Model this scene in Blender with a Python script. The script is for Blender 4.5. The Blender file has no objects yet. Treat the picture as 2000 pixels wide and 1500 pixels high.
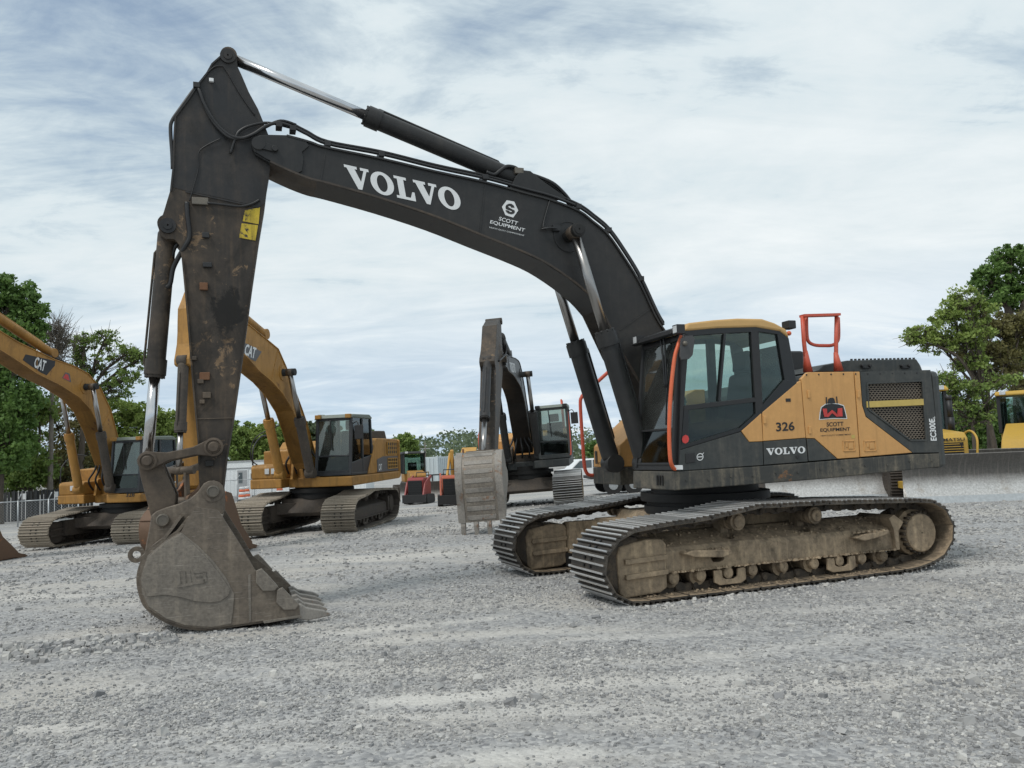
import bpy, bmesh, math, random
import numpy as np
from mathutils import Vector, Matrix

random.seed(7)
rng = np.random.default_rng(7)
S = bpy.context.scene
COL = S.collection
R = math.radians

# ------------------------------------------------------------------ camera
FOC, PITCH, ROLL, CAMH = 1600.569, R(4.877), R(-2.337), 1.631   # focal length in photo pixels (2000 wide)
_fw = np.array([0, math.cos(PITCH), math.sin(PITCH)])
_up = np.array([0, -math.sin(PITCH), math.cos(PITCH)])
_rt = np.array([1.0, 0, 0])
CR = math.cos(ROLL) * _rt + math.sin(ROLL) * _up
CU = -math.sin(ROLL) * _rt + math.cos(ROLL) * _up
CP = np.array([0, 0, CAMH])
cam = bpy.data.cameras.new('camera')
camo = bpy.data.objects.new('camera', cam)
COL.objects.link(camo)
m = Matrix.Identity(4)
for i in range(3):
    m[i][0], m[i][1], m[i][2], m[i][3] = CR[i], CU[i], -_fw[i], CP[i]
camo.matrix_world = m
cam.sensor_width = 36
cam.lens = 36 * FOC / 2000
cam.clip_start = 0.1
cam.clip_end = 6000
S.camera = camo

# ------------------------------------------------------------------ sky and sun (bright overcast)
SUN_EL, SUN_AZ = 57, 222          # degrees; azimuth measured clockwise from +Y
W = bpy.data.worlds.new('World')
S.world = W
W.use_nodes = True
nt = W.node_tree
nt.nodes.clear()
def wn(t, **k):
    n = nt.nodes.new(t)
    for a, b in k.items():
        setattr(n, a, b)
    return n
def wl(a, b):
    nt.links.new(a, b)
def wmath(op, a, b=None, c=None, clamp=False):
    n = wn('ShaderNodeMath', operation=op)
    n.use_clamp = clamp
    for i, x in enumerate((a, b, c)):
        if x is None:
            continue
        if isinstance(x, (int, float)):
            n.inputs[i].default_value = x
        else:
            wl(x, n.inputs[i])
    return n.outputs[0]
tc = wn('ShaderNodeTexCoord')
sky = wn('ShaderNodeTexSky', sky_type='NISHITA')
sky.sun_disc = False
sky.sun_elevation = R(SUN_EL)
sky.sun_rotation = R(SUN_AZ)
sky.air_density = 1.2
sky.dust_density = 1.5
sep = wn('ShaderNodeSeparateXYZ')
wl(tc.outputs['Generated'], sep.inputs[0])
zz = wmath('ADD', wmath('MAXIMUM', sep.outputs[2], 0.0), 0.16)
comb = wn('ShaderNodeCombineXYZ')
wl(wmath('DIVIDE', sep.outputs[0], zz), comb.inputs[0])
wl(wmath('DIVIDE', sep.outputs[1], zz), comb.inputs[1])
def wnoise(scale, detail, rough, sx, sy, off, rot=0.0, dist=0.0):
    mp = wn('ShaderNodeMapping')
    mp.inputs['Scale'].default_value = (sx, sy, 1)
    mp.inputs['Location'].default_value = (off, off * .7, off * .3)
    mp.inputs['Rotation'].default_value = (0, 0, rot)
    wl(comb.outputs[0], mp.inputs[0])
    n = wn('ShaderNodeTexNoise')
    n.inputs['Scale'].default_value = scale
    n.inputs['Detail'].default_value = detail
    n.inputs['Roughness'].default_value = rough
    n.inputs['Distortion'].default_value = dist
    wl(mp.outputs[0], n.inputs['Vector'])
    return n.outputs['Fac']
def wramp(fac, stops):
    r = wn('ShaderNodeValToRGB')
    e = r.color_ramp.elements
    while len(e) < len(stops):
        e.new(.5)
    for el, (p, c) in zip(e, stops):
        el.position = p
        el.color = (*c, 1) if len(c) == 3 else c
    wl(fac, r.inputs[0])
    return r.outputs[0]
def wmix(fac, a, b):
    n = wn('ShaderNodeMix', data_type='RGBA')
    if isinstance(fac, (int, float)):
        n.inputs[0].default_value = fac
    else:
        wl(fac, n.inputs[0])
    for i, x in ((6, a), (7, b)):
        if isinstance(x, tuple):
            n.inputs[i].default_value = (*x, 1)
        else:
            wl(x, n.inputs[i])
    return n.outputs[2]
big = wnoise(0.50, 7, .58, .85, 1.1, 4.3, .25, .5)
mid = wnoise(1.9, 9, .62, .70, 1.25, 9.1, -.10, .7)
fine = wnoise(6.5, 8, .66, .7, 1.2, 2.2, .12, .6)
den = wmath('ADD', wmath('MULTIPLY', big, .54), wmath('ADD', wmath('MULTIPLY', mid, .33), wmath('MULTIPLY', fine, .13)))
# the cover is thinner towards the upper left, where blue shows through
dp = wn('ShaderNodeVectorMath', operation='DOT_PRODUCT')
wl(tc.outputs['Generated'], dp.inputs[0])
dp.inputs[1].default_value = (-.52, .74, .42)
thin = wramp(dp.outputs['Value'], [(.90, (0, 0, 0)), (1.0, (1, 1, 1))])
den = wmath('SUBTRACT', den, wmath('MULTIPLY', thin, .055))
SKYK = 11.6
cloud = wramp(den, [(.34, (.37 * SKYK, .475 * SKYK, .575 * SKYK)), (.42, (.50 * SKYK, .585 * SKYK, .625 * SKYK)),
                    (.51, (.59 * SKYK, .648 * SKYK, .672 * SKYK)), (.65, (.70 * SKYK, .735 * SKYK, .745 * SKYK))])
# thinner, bluer layer low above the horizon
hz = wramp(sep.outputs[2], [(.0, (1, 1, 1)), (.09, (.8, .8, .8)), (.22, (0, 0, 0))])
cloud2 = wmix(wmath('MULTIPLY', hz, .62), cloud, wramp(mid, [(.38, (.26 * SKYK, .39 * SKYK, .55 * SKYK)), (.54, (.40 * SKYK, .52 * SKYK, .65 * SKYK)), (.66, (.60 * SKYK, .67 * SKYK, .72 * SKYK))]))
cover = wramp(den, [(.37, (.35, .35, .35)), (.47, (1, 1, 1))])
full = wmix(cover, sky.outputs[0], cloud2)
bg = wn('ShaderNodeBackground')
bg.inputs['Strength'].default_value = 0.1
wl(full, bg.inputs[0])
wo = wn('ShaderNodeOutputWorld')
wl(bg.outputs[0], wo.inputs[0])

sun = bpy.data.lights.new('sun', 'SUN')
sun.energy = 1.5
sun.angle = R(12)
sun.color = (1, .965, .91)
suno = bpy.data.objects.new('sun', sun)
COL.objects.link(suno)
_sd = Vector((math.sin(R(SUN_AZ)) * math.cos(R(SUN_EL)), math.cos(R(SUN_AZ)) * math.cos(R(SUN_EL)), math.sin(R(SUN_EL))))
suno.rotation_euler = _sd.to_track_quat('Z', 'Y').to_euler()
suno.location = (0, 0, 30)

vs = S.view_settings
vs.view_transform = 'Standard'
vs.look = 'None'
vs.exposure = 0.17
vs.gamma = 1.0
vs.use_curve_mapping = False
S.cycles.max_bounces = 5
S.cycles.diffuse_bounces = 2
S.cycles.transparent_max_bounces = 12

# ------------------------------------------------------------------ measuring: photo points on real planes
def ray(u, v):
    return CR * (u - 1000) / FOC + CU * (750 - v) / FOC + _fw
class Frame:
    """a machine's own axes: X forward, Y to its left, Z up"""
    def __init__(s, x, y, yaw, z=0.0):
        s.o = np.array([x, y, z], float)
        s.yaw = R(yaw)
        s.X = np.array([math.cos(s.yaw), math.sin(s.yaw), 0])
        s.Y = np.array([-math.sin(s.yaw), math.cos(s.yaw), 0])
    def loc(s, P):
        d = P - s.o
        return np.array([d @ s.X, d @ s.Y, d[2]])
    def on(s, ax, u, v, val):
        d = ray(u, v)
        a = s.loc(CP)
        b = np.array([d @ s.X, d @ s.Y, d[2]])
        return a + b * ((val - a[ax]) / b[ax])
    def y(s, u, v, Y): return s.on(1, u, v, Y)
    def x(s, u, v, X): return s.on(0, u, v, X)
    def prof(s, Y, pts): return [(float(p[0]), float(p[2])) for p in (s.y(u, v, Y) for u, v in pts)]
def gz(x, y):
    """height of the yard: level round the big machine, falling away to the left and the back"""
    s = -.9 * x + .6 * (y - 24)
    s = np.where(s > 40, s, np.log1p(np.exp(np.minimum(s, 40) / 1.2)) * 1.2)
    return -1.7 * (1 - np.exp(-.045 * s / 1.7))
def G(u, v):
    d = ray(u, v)
    lo, hi = 1., 500.
    for _ in range(50):
        t = (lo + hi) / 2
        P = CP + d * t
        if P[2] > gz(P[0], P[1]): lo = t
        else: hi = t
    return CP + d * lo
def at(u, depth):
    """ground point seen at column u, depth metres ahead"""
    x = (u - 1000) / FOC * depth
    return x, depth, float(gz(x, depth))

# ------------------------------------------------------------------ mesh helpers
def crom(pts, k=6, closed=False):
    P = [np.array(p, float) for p in pts]
    n = len(P)
    out = []
    for i in range(n if closed else n - 1):
        a, b, c, d = (P[(i + j) % n] if closed else P[min(max(i + j, 0), n - 1)] for j in (-1, 0, 1, 2))
        for t in np.linspace(0, 1, k, endpoint=False):
            out.append(.5 * ((2 * b) + (-a + c) * t + (2 * a - 5 * b + 4 * c - d) * t * t + (-a + 3 * b - 3 * c + d) * t ** 3))
    if not closed:
        out.append(P[-1])
    return out
class MB:
    def __init__(s):
        s.v, s.f, s.s, s.m = [], [], [], []
    def add(s, vs_, fs, smooth=False, m=0):
        b = len(s.v)
        s.v += [tuple(map(float, p)) for p in vs_]
        for f in fs:
            s.f.append([i + b for i in f])
            s.s.append(smooth)
            s.m.append(m)
        return s
    def box(s, x0, x1, y0, y1, z0, z1, m=0):
        return s.add([(x0, y0, z0), (x1, y0, z0), (x1, y1, z0), (x0, y1, z0), (x0, y0, z1), (x1, y0, z1), (x1, y1, z1), (x0, y1, z1)],
                     [(0, 3, 2, 1), (4, 5, 6, 7), (0, 1, 5, 4), (1, 2, 6, 5), (2, 3, 7, 6), (3, 0, 4, 7)], False, m)
    def bar(s, p0, p1, w, h, m=0, up=(0, 0, 1)):
        p0, p1 = Vector(p0), Vector(p1)
        d = (p1 - p0).normalized()
        a = d.cross(Vector(up))
        if a.length < 1e-3: a = d.cross(Vector((1, 0, 0)))
        a.normalize()
        b = a.cross(d).normalized()
        c = []
        for p in (p0, p1):
            for q, r in ((-1, -1), (1, -1), (1, 1), (-1, 1)):
                c.append(p + a * (q * w / 2) + b * (r * h / 2))
        return s.add(c, [(0, 1, 2, 3), (7, 6, 5, 4), (0, 4, 5, 1), (1, 5, 6, 2), (2, 6, 7, 3), (3, 7, 4, 0)], False, m)
    def prism(s, pts, y0, y1, m=0):
        n = len(pts)
        v = [(x, y0, z) for x, z in pts] + [(x, y1, z) for x, z in pts]
        return s.add(v, [list(range(n)), list(range(2 * n - 1, n - 1, -1))] + [(i, (i + 1) % n, n + (i + 1) % n, n + i) for i in range(n)], False, m)
    def prismx(s, pts, x0, x1, m=0):
        n = len(pts)
        v = [(x0, y, z) for y, z in pts] + [(x1, y, z) for y, z in pts]
        return s.add(v, [list(range(n)), list(range(2 * n - 1, n - 1, -1))] + [(i, (i + 1) % n, n + (i + 1) % n, n + i) for i in range(n)], False, m)
    def prismz(s, pts, z0, z1, m=0):
        n = len(pts)
        v = [(x, y, z0) for x, y in pts] + [(x, y, z1) for x, y in pts]
        return s.add(v, [list(range(n)), list(range(2 * n - 1, n - 1, -1))] + [(i, (i + 1) % n, n + (i + 1) % n, n + i) for i in range(n)], False, m)
    def plate(s, quad, t, m=0):
        """a flat plate with corners given in space, thickened by t against its normal"""
        q = [Vector(p) for p in quad]
        nrm = (q[1] - q[0]).cross(q[2] - q[0]).normalized() * t
        n = len(q)
        return s.add(q + [p - nrm for p in q], [list(range(n)), list(range(2 * n - 1, n - 1, -1))] + [(i, n + i, n + (i + 1) % n, (i + 1) % n) for i in range(n)], False, m)
    def cyl(s, p0, p1, r, r2=None, n=16, m=0, smooth=True, cap=True):
        p0, p1 = Vector(p0), Vector(p1)
        r2 = r if r2 is None else r2
        d = (p1 - p0).normalized()
        a = d.orthogonal().normalized()
        b = d.cross(a)
        c = [p + (a * math.cos(2 * math.pi * i / n) + b * math.sin(2 * math.pi * i / n)) * q for p, q in ((p0, r), (p1, r2)) for i in range(n)]
        s.add(c, [(i, (i + 1) % n, n + (i + 1) % n, n + i) for i in range(n)], smooth, m)
        if cap:
            k = len(s.v) - 2 * n
            s.f += [[k + i for i in range(n - 1, -1, -1)], [k + n + i for i in range(n)]]
            s.s += [False, False]
            s.m += [m, m]
        return s
    def lathe(s, p0, p1, prof, n=20, m=0):
        """rings (t along p0-p1 in metres, radius)"""
        p0, p1 = Vector(p0), Vector(p1)
        d = (p1 - p0).normalized()
        for (t0, r0), (t1, r1) in zip(prof, prof[1:]):
            if abs(t1 - t0) < 1e-6:
                a = d.orthogonal().normalized(); b = d.cross(a); p = p0 + d * t0
                c = [p + (a * math.cos(2 * math.pi * i / n) + b * math.sin(2 * math.pi * i / n)) * q for q in (r0, r1) for i in range(n)]
                s.add(c, [(i, (i + 1) % n, n + (i + 1) % n, n + i) for i in range(n)], False, m)
            else:
                s.cyl(p0 + d * t0, p0 + d * t1, r0, r1, n, m, True, False)
        return s
    def tube(s, pts, r, n=8, m=0, k=5, smooth_path=True):
        P = [Vector(p) for p in (crom(pts, k) if smooth_path and len(pts) > 2 else pts)]
        b0 = len(s.v)
        a = None
        for i, p in enumerate(P):
            d = (P[min(i + 1, len(P) - 1)] - P[max(i - 1, 0)]).normalized()
            if a is None: a = d.orthogonal().normalized()
            a = (a - d * a.dot(d)).normalized()
            b = d.cross(a)
            s.v += [tuple(p + (a * math.cos(2 * math.pi * j / n) + b * math.sin(2 * math.pi * j / n)) * r) for j in range(n)]
        for i in range(len(P) - 1):
            for j in range(n):
                s.f.append([b0 + i * n + j, b0 + i * n + (j + 1) % n, b0 + (i + 1) * n + (j + 1) % n, b0 + (i + 1) * n + j])
                s.s.append(True); s.m.append(m)
        s.f += [[b0 + j for j in range(n - 1, -1, -1)], [b0 + (len(P) - 1) * n + j for j in range(n)]]
        s.s += [False, False]; s.m += [m, m]
        return s
    def sphere(s, c, r, n=10, m=0, sz=1.0):
        v, f = [], []
        for i in range(n + 1):
            th = math.pi * i / n
            for j in range(2 * n):
                ph = math.pi * j / n
                v.append((c[0] + r * math.sin(th) * math.cos(ph), c[1] + r * math.sin(th) * math.sin(ph), c[2] + r * sz * math.cos(th)))
        for i in range(n):
            for j in range(2 * n):
                f.append((i * 2 * n + j, i * 2 * n + (j + 1) % (2 * n), (i + 1) * 2 * n + (j + 1) % (2 * n), (i + 1) * 2 * n + j))
        return s.add(v, f, True, m)
    def mesh(s, name, mats):
        me = bpy.data.meshes.new(name)
        me.from_pydata(s.v, [], s.f)
        for x in (mats if isinstance(mats, (list, tuple)) else [mats]):
            me.materials.append(x)
        me.polygons.foreach_set('use_smooth', s.s)
        me.polygons.foreach_set('material_index', s.m)
        bm = bmesh.new()
        bm.from_mesh(me)
        bmesh.ops.recalc_face_normals(bm, faces=bm.faces)
        bm.to_mesh(me)
        bm.free()
        return me
    def build(s, name, mats, parent=None, bevel=0.0, M=None):
        o = bpy.data.objects.new(name, s.mesh(name, mats))
        COL.objects.link(o)
        o.parent = parent
        if M is not None: o.matrix_local = M
        if bevel:
            b = o.modifiers.new('bevel', 'BEVEL')
            b.width = bevel; b.segments = 2; b.limit_method = 'ANGLE'; b.angle_limit = R(35)
            b.use_clamp_overlap = True
        return o
def link_obj(name, me, parent=None, M=None):
    o = bpy.data.objects.new(name, me)
    COL.objects.link(o)
    o.parent = parent
    if M is not None: o.matrix_local = M
    return o
def thing(name, label, cat, loc=(0, 0, 0), yaw=0.0, group=None):
    o = bpy.data.objects.new(name, None)
    o.empty_display_size = .2
    COL.objects.link(o)
    o.location = loc
    o.rotation_euler = (0, 0, yaw)
    return tag(o, label, cat, group)
def tag(o, label=None, cat=None, group=None, kind=None):
    if label: o['label'] = label
    if cat: o['category'] = cat
    if group: o['group'] = group
    if kind: o['kind'] = kind
    return o
def cut(o, cutters):
    """real holes: subtract closed meshes, then drop them"""
    for mb in cutters:
        c = mb.build('cutter', [])
        c.parent = o.parent
        md = o.modifiers.new('hole', 'BOOLEAN')
        md.operation = 'DIFFERENCE'; md.solver = 'EXACT'; md.object = c
        bpy.context.view_layer.update()
        dg = bpy.context.evaluated_depsgraph_get()
        me = bpy.data.meshes.new_from_object(o.evaluated_get(dg))
        o.modifiers.clear()
        o.data = me
        bpy.data.objects.remove(c, do_unlink=True)
    return o
def circ(cx, cz, r, n=12, a0=0, a1=360):
    k = n if a1 - a0 == 360 else n + 1
    return [(cx + r * math.cos(R(a0 + (a1 - a0) * i / n)), cz + r * math.sin(R(a0 + (a1 - a0) * i / n))) for i in range(k)]

# ------------------------------------------------------------------ materials
def new_mat(name):
    mt = bpy.data.materials.new(name)
    mt.use_nodes = True
    return mt, mt.node_tree, mt.node_tree.nodes['Principled BSDF']
class NT:
    def __init__(s, t): s.t = t
    def n(s, ty, **k):
        x = s.t.nodes.new(ty)
        for a, b in k.items(): setattr(x, a, b)
        return x
    def l(s, a, b): s.t.links.new(a, b)
    def put(s, i, x):
        if isinstance(x, (int, float)): i.default_value = x
        elif isinstance(x, tuple): i.default_value = (*x, 1) if len(x) == 3 and i.type == 'RGBA' else x
        else: s.l(x, i)
    def math(s, op, a, b=0., clamp=False):
        x = s.n('ShaderNodeMath', operation=op); x.use_clamp = clamp
        s.put(x.inputs[0], a); s.put(x.inputs[1], b)
        return x.outputs[0]
    def mix(s, f, a, b, blend='MIX'):
        x = s.n('ShaderNodeMix', data_type='RGBA', blend_type=blend)
        s.put(x.inputs[0], f); s.put(x.inputs[6], a); s.put(x.inputs[7], b)
        return x.outputs[2]
    def coord(s, which='Object', scale=(1, 1, 1), loc=(0, 0, 0)):
        c = s.n('ShaderNodeTexCoord'); mp = s.n('ShaderNodeMapping')
        mp.inputs['Scale'].default_value = scale; mp.inputs['Location'].default_value = loc
        s.l(c.outputs[which], mp.inputs[0])
        return mp.outputs[0]
    def noise(s, vec, scale, detail=5, rough=.6, dist=0.):
        x = s.n('ShaderNodeTexNoise')
        x.inputs['Scale'].default_value = scale; x.inputs['Detail'].default_value = detail
        x.inputs['Roughness'].default_value = rough; x.inputs['Distortion'].default_value = dist
        s.l(vec, x.inputs['Vector'])
        return x.outputs['Fac']
    def ramp(s, f, a, b, ca=(0, 0, 0), cb=(1, 1, 1)):
        x = s.n('ShaderNodeValToRGB'); e = x.color_ramp.elements
        e[0].position, e[1].position = a, b
        e[0].color, e[1].color = (*ca, 1), (*cb, 1)
        s.l(f, x.inputs[0])
        return x.outputs[0]
    def bump(s, h, strength, dist=.01):
        x = s.n('ShaderNodeBump')
        x.inputs['Strength'].default_value = strength; x.inputs['Distance'].default_value = dist
        s.l(h, x.inputs['Height'])
        return x.outputs[0]
def paint(name, base, rough=.42, metal=0., dust=(.22, .19, .15), dust_amt=.25, dust_scale=1.6, chip=(.10, .06, .035), chip_amt=0., chip_scale=9., streak=.35, bump=.06, var=.12, low=0., spec=.5, stain=0., blot=None, scratch=0.):
    """painted or worn metal: colour drift, dust patches, run-off streaks, chips down to rust; low = mud splashed on the lowest metre"""
    mt, t, p = new_mat(name)
    k = NT(t)
    v = k.coord('Object')
    vstr = k.coord('Object', (5., 5., .35))
    n1 = k.noise(v, dust_scale, 7, .65, .3)
    n2 = k.noise(v, dust_scale * 9, 6, .7)
    n3 = k.noise(vstr, 3.2, 5, .6)
    c = k.mix(k.ramp(n2, .3, .7), tuple(x * (1 - var) for x in base), tuple(min(1, x * (1 + var)) for x in base))
    msk = k.math('MULTIPLY', k.math('ADD', k.math('MULTIPLY', k.ramp(n1, .42, .72), .75), k.math('MULTIPLY', k.ramp(n3, .52, .75), streak)), k.ramp(n2, .18, .62), True)
    msk = k.math('MULTIPLY', msk, dust_amt, True)
    if low:
        sp = k.n('ShaderNodeSeparateXYZ'); k.l(v, sp.inputs[0])
        lw = k.math('MULTIPLY', k.ramp(k.math('ADD', sp.outputs[2], k.math('MULTIPLY', n1, .9)), .9, 1.9, (1, 1, 1), (0, 0, 0)), low)
        msk = k.math('MAXIMUM', msk, lw, True)
    c = k.mix(msk, c, dust)
    rg = k.math('ADD', rough, k.math('MULTIPLY', msk, .45), True)
    if chip_amt:
        n4 = k.noise(v, chip_scale, 8, .72, .5)
        n5 = k.noise(v, chip_scale * .22, 3, .5)
        cm = k.ramp(k.math('ADD', k.math('MULTIPLY', n4, .6), k.math('MULTIPLY', n5, .4)), .66 - .2 * chip_amt, .69 - .2 * chip_amt)
        cr = k.mix(k.ramp(n2, .3, .7), chip, tuple(x * 2.1 for x in chip))
        c = k.mix(cm, c, cr)
        rg = k.math('MAXIMUM', rg, k.math('MULTIPLY', cm, .8))
        k.l(k.bump(k.math('SUBTRACT', k.math('MULTIPLY', n2, .4), k.math('MULTIPLY', cm, .3)), bump * 3, .004), p.inputs['Normal'])
    else:
        k.l(k.bump(n2, bump, .01), p.inputs['Normal'])
    if scratch:
        for a_, sc_ in ((.6, 5.), (-.5, 6.5)):
            cs = k.n('ShaderNodeMapping'); cs.inputs['Rotation'].default_value = (0, a_, 0); cs.inputs['Scale'].default_value = (1., 1., 26.)
            k.l(v, cs.inputs[0])
            ns = k.noise(cs.outputs[0], sc_, 3, .5)
            c = k.mix(k.math('MULTIPLY', k.ramp(ns, .66, .70), scratch), c, (.42, .38, .33))
    if stain:
        n6 = k.noise(k.coord('Object', (1.3, 1.3, .8), (4, 2, 7)), 1.5, 7, .68, .8)
        sm_ = k.math('MULTIPLY', k.ramp(n6, .50, .60), stain)
        c = k.mix(sm_, c, (.011, .0095, .008))
    if blot:
        (bx_, by_, bz_), br_ = blot
        sub = k.n('ShaderNodeVectorMath', operation='SUBTRACT'); k.l(v, sub.inputs[0]); sub.inputs[1].default_value = (bx_, by_, bz_)
        scl = k.n('ShaderNodeVectorMath', operation='MULTIPLY'); k.l(sub.outputs[0], scl.inputs[0]); scl.inputs[1].default_value = (1.15, .3, .75)
        ln = k.n('ShaderNodeVectorMath', operation='LENGTH'); k.l(scl.outputs[0], ln.inputs[0])
        n7 = k.noise(v, 6, 7, .7, .6)
        bm_ = k.ramp(k.math('ADD', k.math('DIVIDE', ln.outputs['Value'], br_), k.math('MULTIPLY', k.math('SUBTRACT', n7, .5), 2.4)), .75, 1.0, (.9, .9, .9), (0, 0, 0))
        c = k.mix(bm_, c, (.009, .008, .007))
    k.l(c, p.inputs['Base Color'])
    k.l(rg, p.inputs['Roughness'])
    p.inputs['Metallic'].default_value = metal
    p.inputs['Specular IOR Level'].default_value = spec
    return mt
def vary_by_object(mt, amt=.5):
    k = NT(mt.node_tree); p = mt.node_tree.nodes['Principled BSDF']
    src = p.inputs['Base Color'].links[0].from_socket
    oi = k.n('ShaderNodeObjectInfo')
    f = k.math('ADD', 1 - amt / 2, k.math('MULTIPLY', oi.outputs['Random'], amt))
    cc = k.n('ShaderNodeCombineColor')
    for i in range(3): k.l(f, cc.inputs[i])
    x = k.n('ShaderNodeMix', data_type='RGBA', blend_type='MULTIPLY'); x.inputs[0].default_value = 1
    k.l(src, x.inputs[6]); k.l(cc.outputs[0], x.inputs[7])
    k.l(x.outputs[2], p.inputs['Base Color'])
def flat(name, base, rough=.5, metal=0., var=.15, scale=14., bump=.0):
    mt, t, p = new_mat(name)
    k = NT(t)
    v = k.coord('Object')
    n = k.noise(v, scale, 5, .6)
    k.l(k.mix(k.ramp(n, .3, .7), tuple(x * (1 - var) for x in base), tuple(min(1, x * (1 + var)) for x in base)), p.inputs['Base Color'])
    p.inputs['Roughness'].default_value = rough
    p.inputs['Metallic'].default_value = metal
    if bump: k.l(k.bump(n, bump, .01), p.inputs['Normal'])
    return mt
def glass(name, tint, gloss=.08, dirt_sheen=.12, sheen=0.):  # the even grey layer stands for reflected sky on the windscreen
    mt, t, p = new_mat(name)
    k = NT(t)
    t.nodes.remove(p)
    out = [n for n in t.nodes if n.type == 'OUTPUT_MATERIAL'][0]
    tr = k.n('ShaderNodeBsdfTransparent'); tr.inputs[0].default_value = (*tint, 1)
    gl = k.n('ShaderNodeBsdfGlossy'); gl.inputs['Roughness'].default_value = .03; gl.inputs[0].default_value = (.9, .95, .95, 1)
    df = k.n('ShaderNodeBsdfDiffuse'); df.inputs[0].default_value = (.30, .31, .29, 1)
    lw = k.n('ShaderNodeFresnel'); lw.inputs[0].default_value = 1.5
    m1 = k.n('ShaderNodeMixShader'); m2 = k.n('ShaderNodeMixShader')
    n = k.noise(k.coord('Object'), 2.3, 6, .6, .4)
    k.l(k.math('ADD', k.math('MULTIPLY', k.ramp(n, .4, .75), dirt_sheen), sheen), m1.inputs[0])
    k.l(tr.outputs[0], m1.inputs[1]); k.l(df.outputs[0], m1.inputs[2])
    k.l(k.math('ADD', lw.outputs[0], gloss), m2.inputs[0])
    k.l(m1.outputs[0], m2.inputs[1]); k.l(gl.outputs[0], m2.inputs[2])
    k.l(m2.outputs[0], out.inputs[0])
    return mt
DUST = (.26, .225, .175)
M = {}
M['dark'] = paint('charcoal_paint', (.025, .0255, .0262), .44, dust=(.14, .12, .10), dust_amt=.26, dust_scale=.9, streak=.3, bump=.03, spec=.32)
M['dark_side'] = paint('charcoal_panel', (.042, .047, .047), .48, dust=(.22, .195, .16), dust_amt=.34, dust_scale=1.4, streak=.6, bump=.04, spec=.32, chip=(.16, .15, .14), chip_amt=.04, chip_scale=9)
M['skirt'] = paint('scuffed_skirt', (.050, .051, .048), .58, dust=(.29, .245, .18), dust_amt=.7, dust_scale=2.6, streak=.8, chip=(.12, .065, .035), chip_amt=.22, chip_scale=5, spec=.3)
M['arm'] = paint('worn_arm_paint', (.040, .034, .029), .55, spec=.3, dust=(.19, .135, .088), dust_amt=.6, dust_scale=1.3, chip=(.125, .085, .052), chip_amt=.46, chip_scale=6.5, streak=.6, bump=.08, stain=.5, blot=((5.98, .2, 3.30), .20))
M['armclean'] = paint('arm_head_paint', (.025, .026, .028), .46, dust=(.14, .105, .075), dust_amt=.5, dust_scale=1.1, chip=(.10, .065, .04), chip_amt=.24, chip_scale=5, stain=.35, spec=.3)
M['under'] = paint('oily_underside', (.045, .036, .029), .6, dust=(.17, .125, .085), dust_amt=.6, dust_scale=2.5, stain=.4)
M['bucket'] = paint('scraped_bucket_steel', (.125, .102, .080), .58, .15, dust=(.29, .24, .185), dust_amt=.65, dust_scale=2.4, scratch=.4, chip=(.19, .085, .035), chip_amt=.26, chip_scale=3.2, streak=.9, bump=.14, var=.25)
M['bucketlight'] = paint('scraped_wear_plate', (.165, .145, .122), .5, .2, dust=(.33, .285, .23), dust_amt=.65, dust_scale=3.2, scratch=.5, chip=(.20, .10, .045), chip_amt=.16, chip_scale=3.6, streak=.9, bump=.2, var=.3)
M['link'] = paint('greasy_linkage', (.085, .064, .047), .55, .2, dust=(.22, .17, .12), dust_amt=.6, dust_scale=3, bump=.1, stain=.4)
M['pin'] = paint('pin_steel', (.14, .125, .105), .45, .4, dust=DUST, dust_amt=.4, dust_scale=6)
M['yellow'] = paint('ochre_panel_paint', (.60, .325, .118), .5, dust=(.36, .20, .085), dust_amt=.62, dust_scale=1.9, streak=.8, bump=.03, var=.07, chip=(.30, .17, .07), chip_amt=.06, chip_scale=7, spec=.35)
M['roofy'] = paint('cab_roof_paint', (.56, .34, .125), .45, dust=(.40, .28, .14), dust_amt=.35, dust_scale=2, bump=.03, var=.05)
M['cat'] = paint('construction_yellow', (.40, .205, .048), .5, dust=(.22, .13, .06), dust_amt=.75, dust_scale=1.7, streak=.9, chip=(.12, .06, .025), chip_amt=.24, chip_scale=3.6, var=.10, spec=.35, stain=.22)
M['catold'] = paint('faded_yellow', (.50, .27, .05), .6, dust=(.22, .13, .07), dust_amt=.6, dust_scale=2, streak=.8, chip=(.14, .06, .025), chip_amt=.35, chip_scale=3)
M['kom'] = paint('bright_yellow', (.48, .295, .045), .5, dust=(.34, .25, .12), dust_amt=.5, dust_scale=2, var=.07, streak=.7, spec=.35)
M['mud'] = paint('dusty_frame', (.245, .188, .128), .85, dust=(.52, .395, .26), dust_amt=.95, dust_scale=1.9, streak=.9, bump=.3, var=.3, stain=.5)
M['chain'] = paint('shaded_caked_chain', (.045, .036, .028), .75, dust=(.24, .18, .12), dust_amt=.75, dust_scale=7, bump=.3, var=.3, stain=.5)  # base darkened for the undercarriage shade, along with grease and caked dust
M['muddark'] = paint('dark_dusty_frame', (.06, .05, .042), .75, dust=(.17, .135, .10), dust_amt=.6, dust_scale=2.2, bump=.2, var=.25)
M['shoe'] = paint('track_shoe_steel', (.062, .054, .047), .5, .35, dust=(.20, .165, .12), dust_amt=.5, dust_scale=5, bump=.2, var=.3)
M['grouser'] = paint('polished_grouser', (.50, .49, .475), .36, .6, dust=(.17, .15, .12), dust_amt=.5, dust_scale=9, bump=.15, var=.3)
M['shoetan'] = paint('dusty_track_shoe', (.26, .225, .18), .6, .15, dust=(.40, .34, .26), dust_amt=.6, dust_scale=4, bump=.2, var=.35)
M['rubber'] = flat('hose_rubber', (.016, .016, .017), .45)
M['black'] = flat('black_plastic', (.018, .018, .019), .5)
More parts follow.
